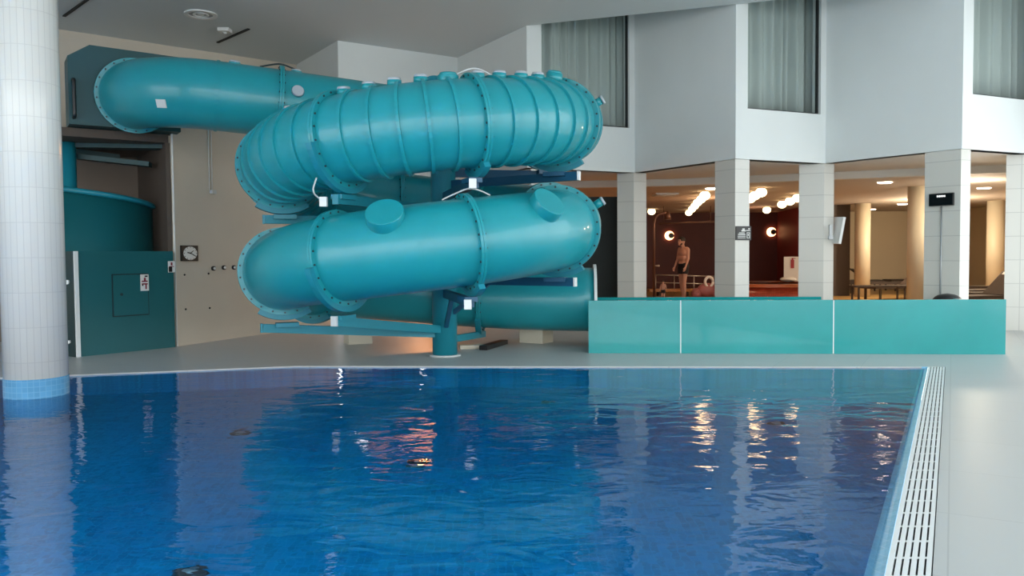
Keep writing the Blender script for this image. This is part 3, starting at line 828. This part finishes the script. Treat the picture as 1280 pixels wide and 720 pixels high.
# ------------------------------------------------------------------ columns
# foreground round column standing in the pool
cb = G(46, 485, 0); 
cyl_c = V((at(45.5, 470, 7.75).x, 7.75, 0)); rc = .278
o = thing('round_column', V((cyl_c.x, cyl_c.y, WZ)), 'thick round column of white tiles standing in the pool', 'column')
def tcyl(z0, z1, r, n=48):
    b = MB(); A, B = [], []
    for i in range(n):
        t = 2 * PI * i / n; A.append(b.bm.verts.new((cyl_c.x + r * math.cos(t), cyl_c.y + r * math.sin(t), z0))); B.append(b.bm.verts.new((cyl_c.x + r * math.cos(t), cyl_c.y + r * math.sin(t), z1)))
    Lc = 2 * PI * r / n
    for i in range(n):
        j = (i + 1) % n; b.facev([A[i], A[j], B[j], B[i]], [(i * Lc, z0), ((i + 1) * Lc, z0), ((i + 1) * Lc, z1), (i * Lc, z1)], True)
    b.facev(A[::-1]); b.facev(B); return b
tcyl(.17, H, rc).build('shaft', M['column_tile'], o); tcyl(D, .17, rc + .003).build('blue_band', M['band_blue'], o)

# square pillars under the upper storey
def pillar(c, wl, wr, label, dl, dr):
    b = MB(); a = V((c[0], c[1])); dl = dl.normalized(); dr = dr.normalized()
    b.prism([v2(a), v2(a + dr * wr), v2(a + dr * wr + dl * wl), v2(a + dl * wl)], 0, SOF - .004)
    o = b.build('square_pillar', M['square_tile']); return tag(o, label, 'pillar', 'square pillars under the upper storey', 'thing')
# directions: back-left and back-right from the near corner
dL = (FC[1] - N[2]); dR = (FC[2] - N[2])
pillar(N[2] + V((0, .02)), .45, .30, 'square cream tiled pillar carrying the black sign', dL, dR)
dL3 = FC[2] - N[3]; dR3 = FC[3] - N[3]
pillar(N[3] + V((0, .02)), .55, .22, 'square cream tiled pillar carrying the black screen', dL3, dR3)
pillar(FC[1] + V((-.02, .01)), .33, .30, 'square cream tiled pillar next to the coiled slide', V((-1, .45)), V((1, .5)))
pillar(FC[2] + V((-.02, .01)), .42, .24, 'square cream tiled pillar with the white panel on its side', V((-1, .5)), V((1, .45)))
q = G(1257, 413)
pillar(V((q.x, q.y)) + V((.70, -.27)), .78, .4, 'wide cream tiled pillar at the edge of view past the trough', V((-.93, .36)), V((.9, .4)))
pillar(V((.36, 14.72)), .4, .3, 'square cream tiled pillar hidden behind the slide coils', dL, dR)

# sign on the pillar
def face_pt(px, py, o2, d2):
    n_ = V((d2.y, -d2.x, 0)).normalized(); v = ray(px, py); t = (V((o2.x, o2.y, 0)) - CAM).dot(n_) / v.dot(n_); return CAM + v * t, n_
d2 = dR.normalized(); o2 = N[2] + V((0, .02))
c, nn_ = face_pt(928.7, 291.5, o2, d2); a, _ = face_pt(919.5, 291.5, o2, d2); e, _ = face_pt(938.3, 291.5, o2, d2); z1 = face_pt(928, 282.5, o2, d2)[0].z; z0 = face_pt(928, 300, o2, d2)[0].z
sg = thing('rules_sign', c, 'black sign with white symbols fixed to a cream pillar', 'sign')
xd = V((d2.x, d2.y, 0)); w_ = (e - a).length; h_ = z1 - z0
b = MB(); b.box(c + nn_ * .01, (w_, .02, h_), xd, nn_); b.build('board', M['black'], sg)
def mark(nm, x0, y0, x1, y1):
    b = MB(); b.box(c + nn_ * .022 + xd * ((x0 + x1) / 2 - .5) * w_ + V((0, 0, ((y0 + y1) / 2 - .5) * h_)), (abs(x1 - x0) * w_, .003, abs(y1 - y0) * h_), xd, nn_); b.build(nm, M['white_mat'], sg)
for r_ in ((.10, .14, .62, .19), (.10, .26, .62, .31), (.12, .38, .6, .45), (.18, .5, .55, .55)): mark('text_line', *r_)
for r_ in ((.34, .62, .62, .72), (.40, .72, .56, .84), (.64, .66, .92, .72), (.70, .15, .74, .55), (.86, .15, .9, .55), (.70, .52, .9, .56), (.70, .13, .9, .17), (.78, .3, .82, .46), (.8, .76, .9, .86)): mark('pictogram', *r_)
# white board standing off the pillar side
d2 = V((1, .45)).normalized(); o2 = FC[2] + V((-.02, .01))
p, n3 = face_pt(1044, 289, o2, d2)
wb = thing('information_board', p, 'white tilted board projecting from the side of a cream pillar', 'board')
t0 = at(1049.5, 271.5, p.y - .05); t1 = at(1043.5, 304.5, p.y - .05); b = MB(); X = V((.35, -.9, 0)).normalized(); b.bar(t0, t1, .3, .05, V((1, .2, 0))); b.build('board', M['white'], wb, .01)
b = MB(); b.box(at(1038, 288, p.y - .2), (.05, .04, .2)); b.box(at(1038.5, 297, p.y - .2), (.08, .04, .06)); b.build('bracket', M['mid_grey'], wb)
# black screen on the right pillar
d2 = -dL3.normalized(); o2 = N[3] + V((0, .02)); c, nn_ = face_pt(1178, 249.5, o2, d2); xd = V((d2.x, d2.y, 0))
a, _ = face_pt(1163.5, 249.5, o2, d2); e, _ = face_pt(1193.5, 249.5, o2, d2); w_ = (e - a).length; h_ = face_pt(1178, 241.8, o2, d2)[0].z - face_pt(1178, 257.3, o2, d2)[0].z
tv = thing('display_screen', c, 'black display screen with a line of white text on a pillar', 'screen')
b = MB(); b.box(c + nn_ * .03, (w_, .05, h_), xd, nn_); b.build('housing', M['black'], tv, .008)
b = MB(); b.box(c + nn_ * .057, (w_ * .94, .004, h_ * .86), xd, nn_); b.build('screen', mat('screen_glass', (.004, .005, .006), .1), tv)
b = MB()
for k in range(7):
    x = (-.14 + k * .052) * w_; hh = h_ * (.12 if k % 2 else .16); b.box(c + nn_ * .061 + xd * x + V((0, 0, h_ * .26)), (w_ * .035, .003, hh), xd, nn_)
b.build('text', mat('screen_text', (.9, .9, .9), .5, emit=(1, 1, 1), estr=.8), tv)
c1, _ = face_pt(1177.5, 258, o2, d2); b = MB(); b.cyl(V((c1.x, c1.y, .05)) + nn_ * .015, c1 + nn_ * .015, .012, .012, 10); b.build('cable_duct', M['mid_grey'], tv)

# round lounge columns
def lounge_col(px, d, r, label):
    x = at(px, 320, d).x; b = MB(); b.cyl((x, d, 0), (x, d, LC), r, r, 32); b.build
    tag(b.build('lounge_column', mat('cream_column', (.66, .57, .42), .45)), label, 'column', 'round lounge columns', 'thing')
lounge_col(1078, 24.0, .22, 'slim round cream column further back among the loungers'); lounge_col(1147.5, 18.0, .225, 'thicker round cream column just left of the screen pillar')
lounge_col(1245, 23.2, .25, 'round cream column in the gap right of the screen pillar')

# ------------------------------------------------------------------ lounge rooms
YW = 28.5
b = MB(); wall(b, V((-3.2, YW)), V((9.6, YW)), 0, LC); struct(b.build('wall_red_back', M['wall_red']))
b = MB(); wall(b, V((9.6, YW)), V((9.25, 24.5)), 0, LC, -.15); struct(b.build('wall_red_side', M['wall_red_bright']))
b = MB(); wall(b, V((9.72, 24.5)), V((10.35, 24.5)), 0, LC, .15); struct(b.build('wall_lounge_end', M['wall_brown']))
b = MB(); wall(b, V((10.35, 24.6)), V((10.5, YW)), 0, LC, .1); wall(b, V((10.5, YW)), V((XR, YW)), 0, LC); wall(b, V((XR - 0.02, YW)), V((XR - .02, 14)), 0, LC, .02)
struct(b.build('wall_lounge_back', M['wall_warm']))
b = MB(); wall(b, V((12.9, 23.8)), V((13.55, 23.8)), 0, LC, .15); struct(b.build('wall_lounge_brown', M['wall_brown']))
b = MB(); wall(b, V((-3.3, 15.8)), V((-3.3, YW)), 0, LC, .1); struct(b.build('wall_lounge_left', M['wall_brown']))
# black speckled partition
pA = at(744, 300, 16.2); pB = at(778, 300, 16.2)
b = MB(); wall(b, V((pA.x - .9, 16.2)), V((pB.x, 16.2)), 0, at(760, 246, 16.2).z, .12); struct(b.build('wall_partition', M['black_panel']))
# globes
def globe(px, py, d, r=.15, label='', group=None):
    p = at(px, py, d)
    o = thing('ceiling_globe', (p.x, p.y, LC), label, 'ceiling lamp', group)
    b = MB(); b.ball(p, r, 20, 12, (1, 1, .85)); b.build('glass_globe', M['globe'], o)
    b = MB(); b.cyl((p.x, p.y, p.z + r * .7), (p.x, p.y, LC), r * .55, r * .7, 16); b.build('ceiling_rose', M['copper'], o)
rowA = [(881, 244.5), (876.5, 249), (872, 253), (868.5, 257.5), (865, 261.5), (861, 266)]
for k, (x, y) in enumerate(rowA):
    v = ray(x, y); d = (LC - .2 - CAM.z) / v.z * v.y
    globe(x, y, min(27.5, max(17.5, 1380 / (318 - y))) , (.115 if k else .125), 'lit round globe lamp, %s in the slanting ceiling row above the man' % ['first', 'second', 'third', 'fourth', 'fifth', 'sixth'][k], 'globe lamps over the red room')
for x, y, lab in ((951.5, 240.5, 'lit half globe lamp right beside the pillar with the sign, highest one'), (943.5, 244.5, 'lit half globe lamp beside the sign pillar, middle of its three'), (938, 248.5, 'lit half globe lamp partly behind the sign pillar'),
                  (997, 247.5, 'lit half globe lamp beside the pillar with the white panel'), (987.5, 251.5, 'lit half globe lamp second from the white panel pillar'), (977.5, 255.5, 'lit half globe lamp third from the white panel pillar'),
                  (958.5, 262.5, 'lit half globe lamp farthest back above the red wall sconce'), (814.5, 264.5, 'lit globe lamp beside the pillar next to the slide')):
    globe(x, y, min(27.0, 1380 / (317.6 - y)), .125, lab, 'globe lamps over the red room')
# flat downlights
for x, y, lab in ((1106, 228.3, 'flat round downlight in lounge ceiling, nearest of the left bay'), (1128, 255.3, 'flat round downlight in lounge ceiling before the thick column'), (1089, 261.8, 'flat round downlight in lounge ceiling behind the slim column'),
                  (1230, 235.3, 'flat round downlight in the bay right of the screen pillar'), (890, 235.8, 'flat round downlight beside the sign pillar'), (981, 265.3, 'flat round downlight over the red side wall')):
    v = ray(x, y); p = CAM + v * ((LC - .008 - CAM.z) / v.z)
    b = MB(); b.cyl(p + V((0, 0, -.012)), p + V((0, 0, .006)), .13, .15, 20); tag(b.build('downlight', M['downlight']), lab, 'downlight', 'lounge downlights', 'thing')
# ceiling speaker
p = at(831.5, 242.5, 19.5); 
o = thing('ceiling_speaker', (p.x, p.y, LC), 'pale square ceiling grille above the shower pipe', 'ceiling grille'); b = MB(); b.box((p.x, p.y, LC - .02), (.55, .55, .04)); b.build('frame', M['light_grey'], o, .01)
b = MB(); b.box((p.x, p.y, LC - .045), (.45, .45, .015)); b.build('grille', M['white_mat'], o)
# sconces
for x, y, lab in ((836.5, 294.5, 'glowing round wall sconce behind the man'), (964, 290, 'glowing round wall sconce between the sign pillar and the white panel pillar')):
    p = at(x, y, YW - .02); o = thing('wall_sconce', p, lab, 'wall lamp', 'red room sconces')
    b = MB(); b.cyl(p, p + V((0, -.05, 0)), .16, .16, 28); b.build('glow_ring', M['sconce'], o)
    b = MB(); b.cyl(p + V((.06, -.04, 0)), p + V((.06, -.10, 0)), .10, .09, 24); b.build('cover', M['black'], o)
# poster with extinguisher
p = at(990.5, 332, 24.7); nn_ = V((-.996, -.085, 0)).normalized(); nn_ = V((-.3, -.95, 0)).normalized(); xd = V((.95, -.3, 0)).normalized()
o = thing('white_notice_board', (p.x, p.y, 0), 'white freestanding board with a red extinguisher symbol by red wall', 'notice board')
b = MB(); b.box((p.x, p.y, p.z - .1), (.5, .04, .75), xd, nn_); b.build('board', M['white_mat'], o)
for s_ in (-1, 1): b = MB(); b.box(V((p.x, p.y, (p.z - .45) / 2)) + xd * s_ * .2, (.03, .03, p.z - .45), xd, nn_); b.build('leg', M['steel'], o)
b = MB(); q = V((p.x, p.y, p.z + .05)) + nn_ * .03; b.box(q, (.10, .01, .26), xd, nn_); b.box(q + V((0, 0, .16)), (.05, .01, .06), xd, nn_); b.box(q + V((0, 0, .17)) + xd * .05, (.08, .01, .02), xd, nn_); b.build('extinguisher_symbol', M['red'], o)

# raised whirlpool on the right of the red room
wc = V((7.3, 22.9)); 
o = thing('whirlpool', (wc.x, wc.y, 0), 'low curved red tiled whirlpool with dark rim', 'whirlpool')
def ell(b, rx, ry, z0, z1, n=64, rx2=None, ry2=None):
    rx2 = rx2 or rx; ry2 = ry2 or ry
    A = [b.bm.verts.new((wc.x + rx * math.cos(2 * PI * k / n), wc.y + ry * math.sin(2 * PI * k / n), z0)) for k in range(n)]
    B = [b.bm.verts.new((wc.x + rx2 * math.cos(2 * PI * k / n), wc.y + ry2 * math.sin(2 * PI * k / n), z1)) for k in range(n)]
    for k in range(n): b.facev([A[k], A[(k + 1) % n], B[(k + 1) % n], B[k]], [(k * .15, z0), (k * .15 + .15, z0), (k * .15 + .15, z1), (k * .15, z1)], True)
    return A, B
b = MB(); A, B = ell(b, 1.46, 1.5, 0, .42); b.facev(B); b.build('basin_wall', M['whirl_tile'], o)
b = MB(); ell(b, 1.52, 1.56, .40, .48); A, B = ell(b, 1.52, 1.56, .48, .48, rx2=1.2, ry2=1.2); b.build('rim', mat('orange_rim', (.5, .14, .05), .3), o)
b = MB(); A, B = ell(b, 1.21, 1.21, .44, .44, rx2=.7, ry2=.6); b.facev(B); b.build('basin_water', mat('dark_whirl_water', (.03, .012, .01), .08), o)
# dark loungers row behind whirlpool is furniture below
# orange bench and rail in the left bay
o = thing('wooden_bench', at(856, 368, 25), 'long low orange wooden bench behind the man', 'bench')
p = at(820, 362, 25.2); q = at(895, 362, 25.2)
b = MB(); b.box(((p.x + q.x) / 2, 25.2, p.z - .02), (q.x - p.x + .5, .5, .08)); b.build('seat', M['wood_orange'], o, .01)
for t in (0.05, .5, .95):
    b = MB(); b.box((p.x + (q.x - p.x) * t, 25.2, (p.z - .06) / 2), (.08, .4, p.z - .06)); b.build('leg', M['wood_dark'], o)
o = thing('hand_rail', (at(856, 344, 26).x, 26, 0), 'long horizontal metal hand rail behind the man', 'rail')
p = at(818, 343.5, 26); q = at(893, 345.5, 26)
b = MB(); b.cyl(p, q, .022, .022, 12); b.build('rail', M['steel'], o)
p2 = at(818, 353, 26); q2 = at(893, 355, 26); b = MB(); b.cyl(p2, q2, .016, .016, 12); b.build('lower_rail', M['steel'], o)
for t in (.02, .33, .66, .98):
    a = p + (q - p) * t; b = MB(); b.cyl((a.x, a.y, 0), a, .02, .02, 10); b.build('post', M['steel'], o)
# shower pipe: upright with bend and shower head, and a long cross pipe
o = thing('garden_shower', (at(817.5, 320, 22).x, 22, 0), 'tall bent copper shower pipe next to the pillar by the slide', 'shower')
a = at(817.5, 300, 22); top = at(817.5, 268, 22).z
b = MB(); b.tube([(a.x, 22, 0), (a.x, 22, top - .25), (a.x + .03, 22, top - .1), (a.x + .12, 22, top), (a.x + .26, 22, top + .04), (a.x + .38, 22, top + .05)], .036, 14); b.build('riser', M['copper'], o)
b = MB(); b.cyl((a.x + .38, 22, top + .06), (a.x + .38, 22, top - .14), .05, .09, 16); b.build('shower_head', M['copper'], o)
b = MB(); b.cyl((a.x, 22, 1.0), (a.x + .14, 21.95, 1.0), .02, .03, 12); b.build('valve', M['steel'], o)
p = at(824, 279.5, 24.5); q = at(894, 277, 24.5)
o = thing('ceiling_pipe', p, 'long horizontal orange lit pipe above the man', 'pipe')
b = MB(); b.cyl(p, q, .03, .03, 12); b.build('pipe', M['copper'], o)
for t in (.08, .92):
    a = p + (q - p) * t; b = MB(); b.cyl(a, (a.x, a.y, LC), .012, .012, 8); b.build('hanger', M['copper'], o)

# loungers
def make_lounger():
    o = thing('sun_lounger', (0, 0, 0), '', 'sun lounger')
    b = MB()
    for s_ in (-1, 1): b.box((0, s_ * .31, .34), (1.95, .05, .05))
    b.box((.95, 0, .34), (.05, .62, .05)); b.box((-.95, 0, .34), (.05, .62, .05)); b.build('frame', M['wood_dark'], o)
    for sx in (-.8, .8):
        for sy in (-.3, .3): b = MB(); b.box((sx, sy, .17), (.05, .05, .34)); b.build('leg', M['wood_dark'], o)
    b = MB(); b.box((-.3, 0, .375), (1.25, .6, .04)); b.build('seat', M['wood_dark'], o, .01)
    b = MB(); b.bar((.33, 0, .39), (.85, 0, .80), .6, .04); b.build('backrest', M['wood_dark'], o, .01)
    b = MB(); b.bar((.62, .2, .36), (.72, .2, .68), .03, .03); b.bar((.62, -.2, .36), (.72, -.2, .68), .03, .03); b.build('prop', M['wood_dark'], o)
    return o
lg = make_lounger()
spots = [(1100, 25.4, 2.9, 'dark brown lounger with raised back behind the slim column'), (1122, 22.4, .25, 'dark brown lounger beside the thick round column'), (1141, 27.6, .1, 'dark brown lounger partly hidden by the thick round column'), (1066, 27.3, 3.0, 'dark brown lounger at far left of the beige lounge'),
         (1228, 16.9, .3, 'dark brown lounger in the right bay nearest the screen pillar'), (1236, 19.6, .35, 'dark brown lounger in the right bay with the white towel'), (1250, 18.3, .3, 'dark brown lounger beside the wide edge pillar'), (1216, 21.6, 2.8, 'dark brown lounger farthest back in the right bay'), (985, 25.4, .2, 'dark brown lounger behind the whirlpool')]
for k, (px, d, rz, lab) in enumerate(spots):
    o = lg if k == 0 else copy_tree(lg)
    o.location = (at(px, 330, d).x, d, 0); o.rotation_euler = (0, 0, rz); o['label'] = lab; o['group'] = 'dark sun loungers'
# towel on one lounger
d = 19.6; x = at(1236, 330, d).x; rz = .35; c_, s_ = math.cos(rz), math.sin(rz)
b = MB(); pa = V((x + .38 * c_, d + .38 * s_, .47)); pb = V((x + .80 * c_, d + .80 * s_, .80)); b.bar(pa, pb, .42, .035, V((0, 0, 1)))
tag(b.build('white_towel', M['towel'], None, .015), 'white towel draped over a lounger back in the right bay', 'towel', kind='thing')
# white round cushion on whirlpool edge
p = at(993, 350, 23.5); b = MB(); b.ball((p.x - .15, 23.6, .55), .22, 20, 10, (1.1, .8, .35)); tag(b.build('white_cushion', M['towel']), 'white rolled towel lying on the whirlpool rim', 'towel', kind='thing')
# low slatted table
o = thing('side_table', (at(1096, 350, 21.0).x, 21.0, 0), 'long low dark table in front of the slim column', 'table')
cx_ = at(1098, 350, 21.0).x
b = MB(); b.box((cx_, 21, .43), (1.35, .5, .04)); b.build('table_top', M['wood_dark'], o)
for sx in (-.6, .6):
    for sy in (-.2, .2): b = MB(); b.box((cx_ + sx, 21 + sy, .205), (.04, .04, .41)); b.build('leg', M['wood_dark'], o)

# pink swim toy with white ring
p = at(884, 362, 22.8); o = thing('swim_toy', (p.x, p.y, 0), 'pink inflatable swim toy with a white ring near the sign pillar', 'swim toy')
b = MB(); b.ball((p.x, p.y, .28), .22, 20, 12, (1.35, .9, .95)); b.ball((p.x + .24, p.y - .05, .22), .16, 16, 10, (1, 1, 1.0)); b.ball((p.x - .3, p.y, .18), .16, 16, 10, (1, .9, 1.05)); b.build('body', M['pink'], o)
b = MB(); cc_ = V((p.x + .02, p.y - .12, .52)); b.tube([cc_ + V((.11 * math.cos(2 * PI * k / 20), .0, .14 * math.sin(2 * PI * k / 20))) for k in range(21)], .04, 10); b.build('ring', M['white'], o)

# ------------------------------------------------------------------ people
def capsule(b, p, q, r0, r1, n=14):
    b.cyl(p, q, r0, r1, n); b.ball(p, r0, n, 8); b.ball(q, r1, n, 8)
def fuse(b, name, mt_, parent, vox, sm=6):
    o = b.build(name, mt_, None)
    r = o.modifiers.new('r', 'REMESH'); r.mode = 'VOXEL'; r.voxel_size = vox; r.use_smooth_shade = True
    s_ = o.modifiers.new('s', 'SMOOTH'); s_.iterations = sm; s_.factor = .5
    dg = bpy.context.evaluated_depsgraph_get(); me = bpy.data.meshes.new_from_object(o.evaluated_get(dg))
    old = o.data; o.modifiers.clear(); o.data = me; bpy.data.meshes.remove(old)
    o.data.materials.clear(); o.data.materials.append(mt_)
    for p in o.data.polygons: p.use_smooth = True
    o.parent = parent
    return o
def person(name, loc, rotz, k, label, child=False, vox=.011):
    """standing figure facing +x in its own space, k = height / 1.78"""
    o = thing(name, loc, label, 'person'); o.rotation_euler = (0, 0, rotz)
    S = lambda x, y, z: V((x * k, y * k, z * k))
    hs = 1.28 if child else 1.0
    w = .92 if child else 1.0
    b = MB()
    C = lambda p, q, r0, r1: capsule(b, S(*p), S(*q), r0 * k, r1 * k)
    # legs with feet
    for sd, fx_ in ((1, .04), (-1, -.05)):
        hip = (0, .095 * sd, .90); kn = (fx_ * .6 + .02, .10 * sd, .50); an = (fx_ - .01, .10 * sd, .09)
        C(hip, kn, .088, .058); C(kn, an, .056, .036); C((kn[0] - .018, kn[1], .40), (an[0] - .01, an[1], .20), .048, .034)
        C((an[0] - .03, an[1], .035), (an[0] + .10, an[1] + .01 * sd, .03), .034, .036); C((an[0] + .10, an[1], .025), (an[0] + .165, an[1] + .015 * sd, .02), .034, .022)
    # pelvis, belly, chest
    C((-.01, -.07, .93), (-.01, .07, .93), .105, .105); C((0, -.05, 1.05), (0, .05, 1.05), .105, .105)
    C((.0, -.07, 1.18), (.0, .07, 1.18), .110, .110); C((.0, -.09, 1.32), (.0, .09, 1.32), .112, .112)
    C((-.01, -.15 * w, 1.425), (-.01, .15 * w, 1.425), .07, .07); C((0, -.09, 1.36), (0, .09, 1.36), .105, .105)
    if not child: C((.06, -.06, 1.33), (.06, .06, 1.33), .06, .06)
    # neck and head, bent forward
    hx, hz = (.055, 1.655) if not child else (.03, 1.63)
    C((-.005, 0, 1.45), (.035, 0, 1.57), .060, .055)
    b.ball(S(hx, 0, hz), .098 * k * hs, 20, 14, (1.05, .84, 1.14))
    C((hx + .045, 0, hz - .07), (hx + .075, 0, hz - .085), .052 * hs, .042 * hs)      # jaw
    C((hx + .098 * hs, 0, hz + .005), (hx + .118 * hs, 0, hz - .03), .010, .016)       # nose
    C((hx + .096 * hs, -.018, hz - .065), (hx + .096 * hs, .018, hz - .065), .010, .010)  # lips
    for sd in (1, -1):
        b.ball(S(hx - .01, .083 * hs * sd, hz - .01), .03 * k * hs, 10, 8, (.8, .35, 1.1))   # ears
        b.ball(S(hx + .085 * hs, .035 * sd, hz + .03), .02 * k, 10, 8)                        # brow
    # arms
    if not child: arms = ((1, (.0, .225, 1.16), (.10, .235, .93)), (-1, (.02, -.225, 1.15), (.13, -.22, .93)))
    else: arms = ((1, (-.03, .25, 1.19), (.12, .27, 1.02)), (-1, (.03, -.25, 1.18), (.16, -.24, 1.0)))
    for sd, el, wr in arms:
        sh = (-.015, .19 * sd * w, 1.415)
        C(sh, el, .055, .042); C(el, wr, .041, .027)
        dv = V((wr[0] - el[0], wr[1] - el[1], wr[2] - el[2])).normalized(); wv = V(wr)
        pal = wv + dv * .09; C(wr, tuple(wv + dv * .05), .026, .033); 
        ax = V((1, 0, .3)); ax = (ax - dv * ax.dot(dv)).normalized(); inn = V((0, -sd, 0))
        for f_, ln in ((-.028, .068), (-.010, .080), (.010, .076), (.028, .060)):
            bs = pal - dv * .02 + ax * -f_; md = bs + dv * ln * .55 + inn * .008; tp = md + dv * ln * .4 + inn * .028
            C(tuple(bs), tuple(md), .0105, .0095); C(tuple(md), tuple(tp), .0095, .008)
        bs = wv + dv * .03 + ax * .025; tp = bs + dv * .05 + ax * .028 + inn * .012; C(tuple(bs), tuple(tp), .014, .010)
    body = fuse(b, 'body', M['skin_child'] if child else M['skin'], o, vox * (k if child else 1))
    # shorts
    b = MB(); C = lambda p, q, r0, r1: capsule(b, S(*p), S(*q), r0 * k, r1 * k)
    C((-.01, -.07, .945), (-.01, .07, .945), .117, .117); C((-.01, -.07, .98), (-.01, .07, .98), .114, .114)
    for sd, fx_ in ((1, .04), (-1, -.05)): b.cyl(S(0, .095 * sd, .93), S(fx_ * .3 + .006, .098 * sd, .73), .108 * k, .092 * k, 20)
    fuse(b, 'swim_shorts', M['shorts'], o, vox * (k if child else 1), 3)
    # hair
    b = MB(); c = S(hx - .012, 0, hz + .018)
    b.ball(c, .104 * k * hs, 20, 12, (1.03, .88, 1.1), -.15 if not child else .1, 1.0)
    hr = b.build('hair', M['hair'], None); hr.parent = o
    if not child:
        b = MB(); C = lambda p, q, r0, r1: capsule(b, S(*p), S(*q), r0 * k, r1 * k)
        C((hx + .035, -.05, hz - .075), (hx + .08, 0, hz - .10), .026, .026); C((hx + .035, .05, hz - .075), (hx + .08, 0, hz - .10), .026, .026)
        fuse(b, 'beard', M['hair'], o, vox, 2)
    for sd in (1, -1):
        b = MB(); b.ball(S(hx + .092 * hs, .034 * sd, hz + .01), .011 * k, 10, 8); e_ = b.build('eye', M['eye'], None); e_.parent = o
    return o
dm = 22.6
person('person', (at(854, 330, dm).x, dm, .024), PI + .45, 1.0, 'bearded man in black swim shorts standing sideways, head bowed')
dcd = 21.6
person('person', (at(829, 330, dcd).x, dcd, .024), -PI / 2 - .5, .345 * 1.0 / 1.0 * 1.0 * (27 / 1000 * dcd) / (.345 * 1.78), 'small child in dark swim shorts standing beside the man', True, .011)
# low step the two stand on
b = MB(); b.box((4.55, 22.2, .012), (1.15, 2.6, .024))
tag(b.build('wooden_platform', M['wood_orange'], None, .01), 'flat orange wooden platform under the man and child', 'platform', kind='thing')

# ------------------------------------------------------------------ ceiling fittings
def ceil_pt(px, py): 
    v = ray(px, py); return CAM + v * ((H - CAM.z) / v.z)
p = ceil_pt(251, 17.5); o = thing('ceiling_vent', p, 'round white ceiling vent above the entry tube', 'ceiling vent')
b = MB(); b.band(p - V((0, 0, .012)), V((0, .0001, 1)), .20, .27, .012, 40); b.build('ring', M['white'], o)
b = MB(); b.band(p - V((0, 0, .012)), V((0, .0001, 1)), .10, .13, .012, 32); b.cyl(p - V((0, 0, .02)), p - V((0, 0, .001)), .05, .06, 24); b.build('louvre', M['white'], o)
b = MB(); b.cyl(p - V((0, 0, .004)), p + V((0, 0, -.001)), .21, .21, 32); b.build('recess', M['mid_grey'], o)
p = ceil_pt(281, 36); o = thing('smoke_detector', p, 'small white square ceiling detector near the vent', 'detector')
b = MB(); b.box(p - V((0, 0, .03)), (.2, .2, .06)); b.build('base', M['white'], o, .01); b = MB(); b.ball(p - V((0, 0, .065)), .04, 14, 8); b.build('sensor', M['light_grey'], o)
for (x0, y0, x1, y1, lab) in ((80, 19.5, 110, -2, 'dark slot diffuser in the ceiling beside the round column'), (272, 52.5, 311, 35.5, 'dark slot diffuser in the ceiling over the entry tube')):
    a, c = ceil_pt(x0, y0), ceil_pt(x1, y1); b = MB(); b.bar(a - V((0, 0, .011)), c - V((0, 0, .011)), .05, .018); tag(b.build('slot_diffuser', M['dark_gap']), lab, 'slot diffuser', 'ceiling slot diffusers', 'thing')

# ------------------------------------------------------------------ light
w = bpy.data.worlds.new('sky'); scene.world = w; w.use_nodes = True
nt = w.node_tree; bg = nt.nodes['Background']
tc = nt.nodes.new('ShaderNodeTexCoord'); sp = nt.nodes.new('ShaderNodeSeparateXYZ'); nt.links.new(tc.outputs['Generated'], sp.inputs[0])
cr = nt.nodes.new('ShaderNodeValToRGB'); mr = nt.nodes.new('ShaderNodeMapRange'); mr.inputs['From Min'].default_value = -.3; mr.inputs['From Max'].default_value = .6
nt.links.new(sp.outputs['Z'], mr.inputs['Value']); nt.links.new(mr.outputs['Result'], cr.inputs['Fac'])
cr.color_ramp.elements[0].color = (.50, .53, .53, 1); cr.color_ramp.elements[1].color = (.46, .52, .54, 1)
e_ = cr.color_ramp.elements.new(.31); e_.color = (.58, .61, .61, 1); e_ = cr.color_ramp.elements.new(.36); e_.color = (.97, 1.0, .99, 1); e_ = cr.color_ramp.elements.new(.7); e_.color = (.86, .93, .95, 1)
nt.links.new(cr.outputs['Color'], bg.inputs['Color']); bg.inputs['Strength'].default_value = 3.7
def lamp(name, loc, power, color, r=.2):
    d = bpy.data.lights.new(name, 'POINT'); d.energy = power; d.color = color; d.shadow_soft_size = r
    o = bpy.data.objects.new(name, d); o.location = loc; col.objects.link(o)
lamp('lounge_light', (11.6, 22.0, 2.2), 260, (1, .82, .58)); lamp('lounge_light', (9.6, 16.6, 2.4), 70, (1, .84, .62)); lamp('lounge_light', (11.6, 16.6, 2.3), 70, (1, .84, .62))
lamp('red_room_light', (5.2, 21.0, 2.3), 25, (1, .55, .3)); lamp('red_room_light', (-2.0, 18.0, 2.3), 110, (1, .40, .14)); lamp('red_room_light', (7.6, 25.5, 2.2), 12, (1, .5, .3))
for lx in (-8, -4, 0): lamp("pool_fill_light", (lx, 1.35, -.6), 105, (.80, .97, 1), .12)  # unseen underwater fill, added to brighten the basin from the near side
scene.view_settings.view_transform = 'Standard'; scene.view_settings.look = 'None'
scene.view_settings.exposure = 0.2; scene.view_settings.gamma = 1.0; scene.view_settings.use_curve_mapping = False
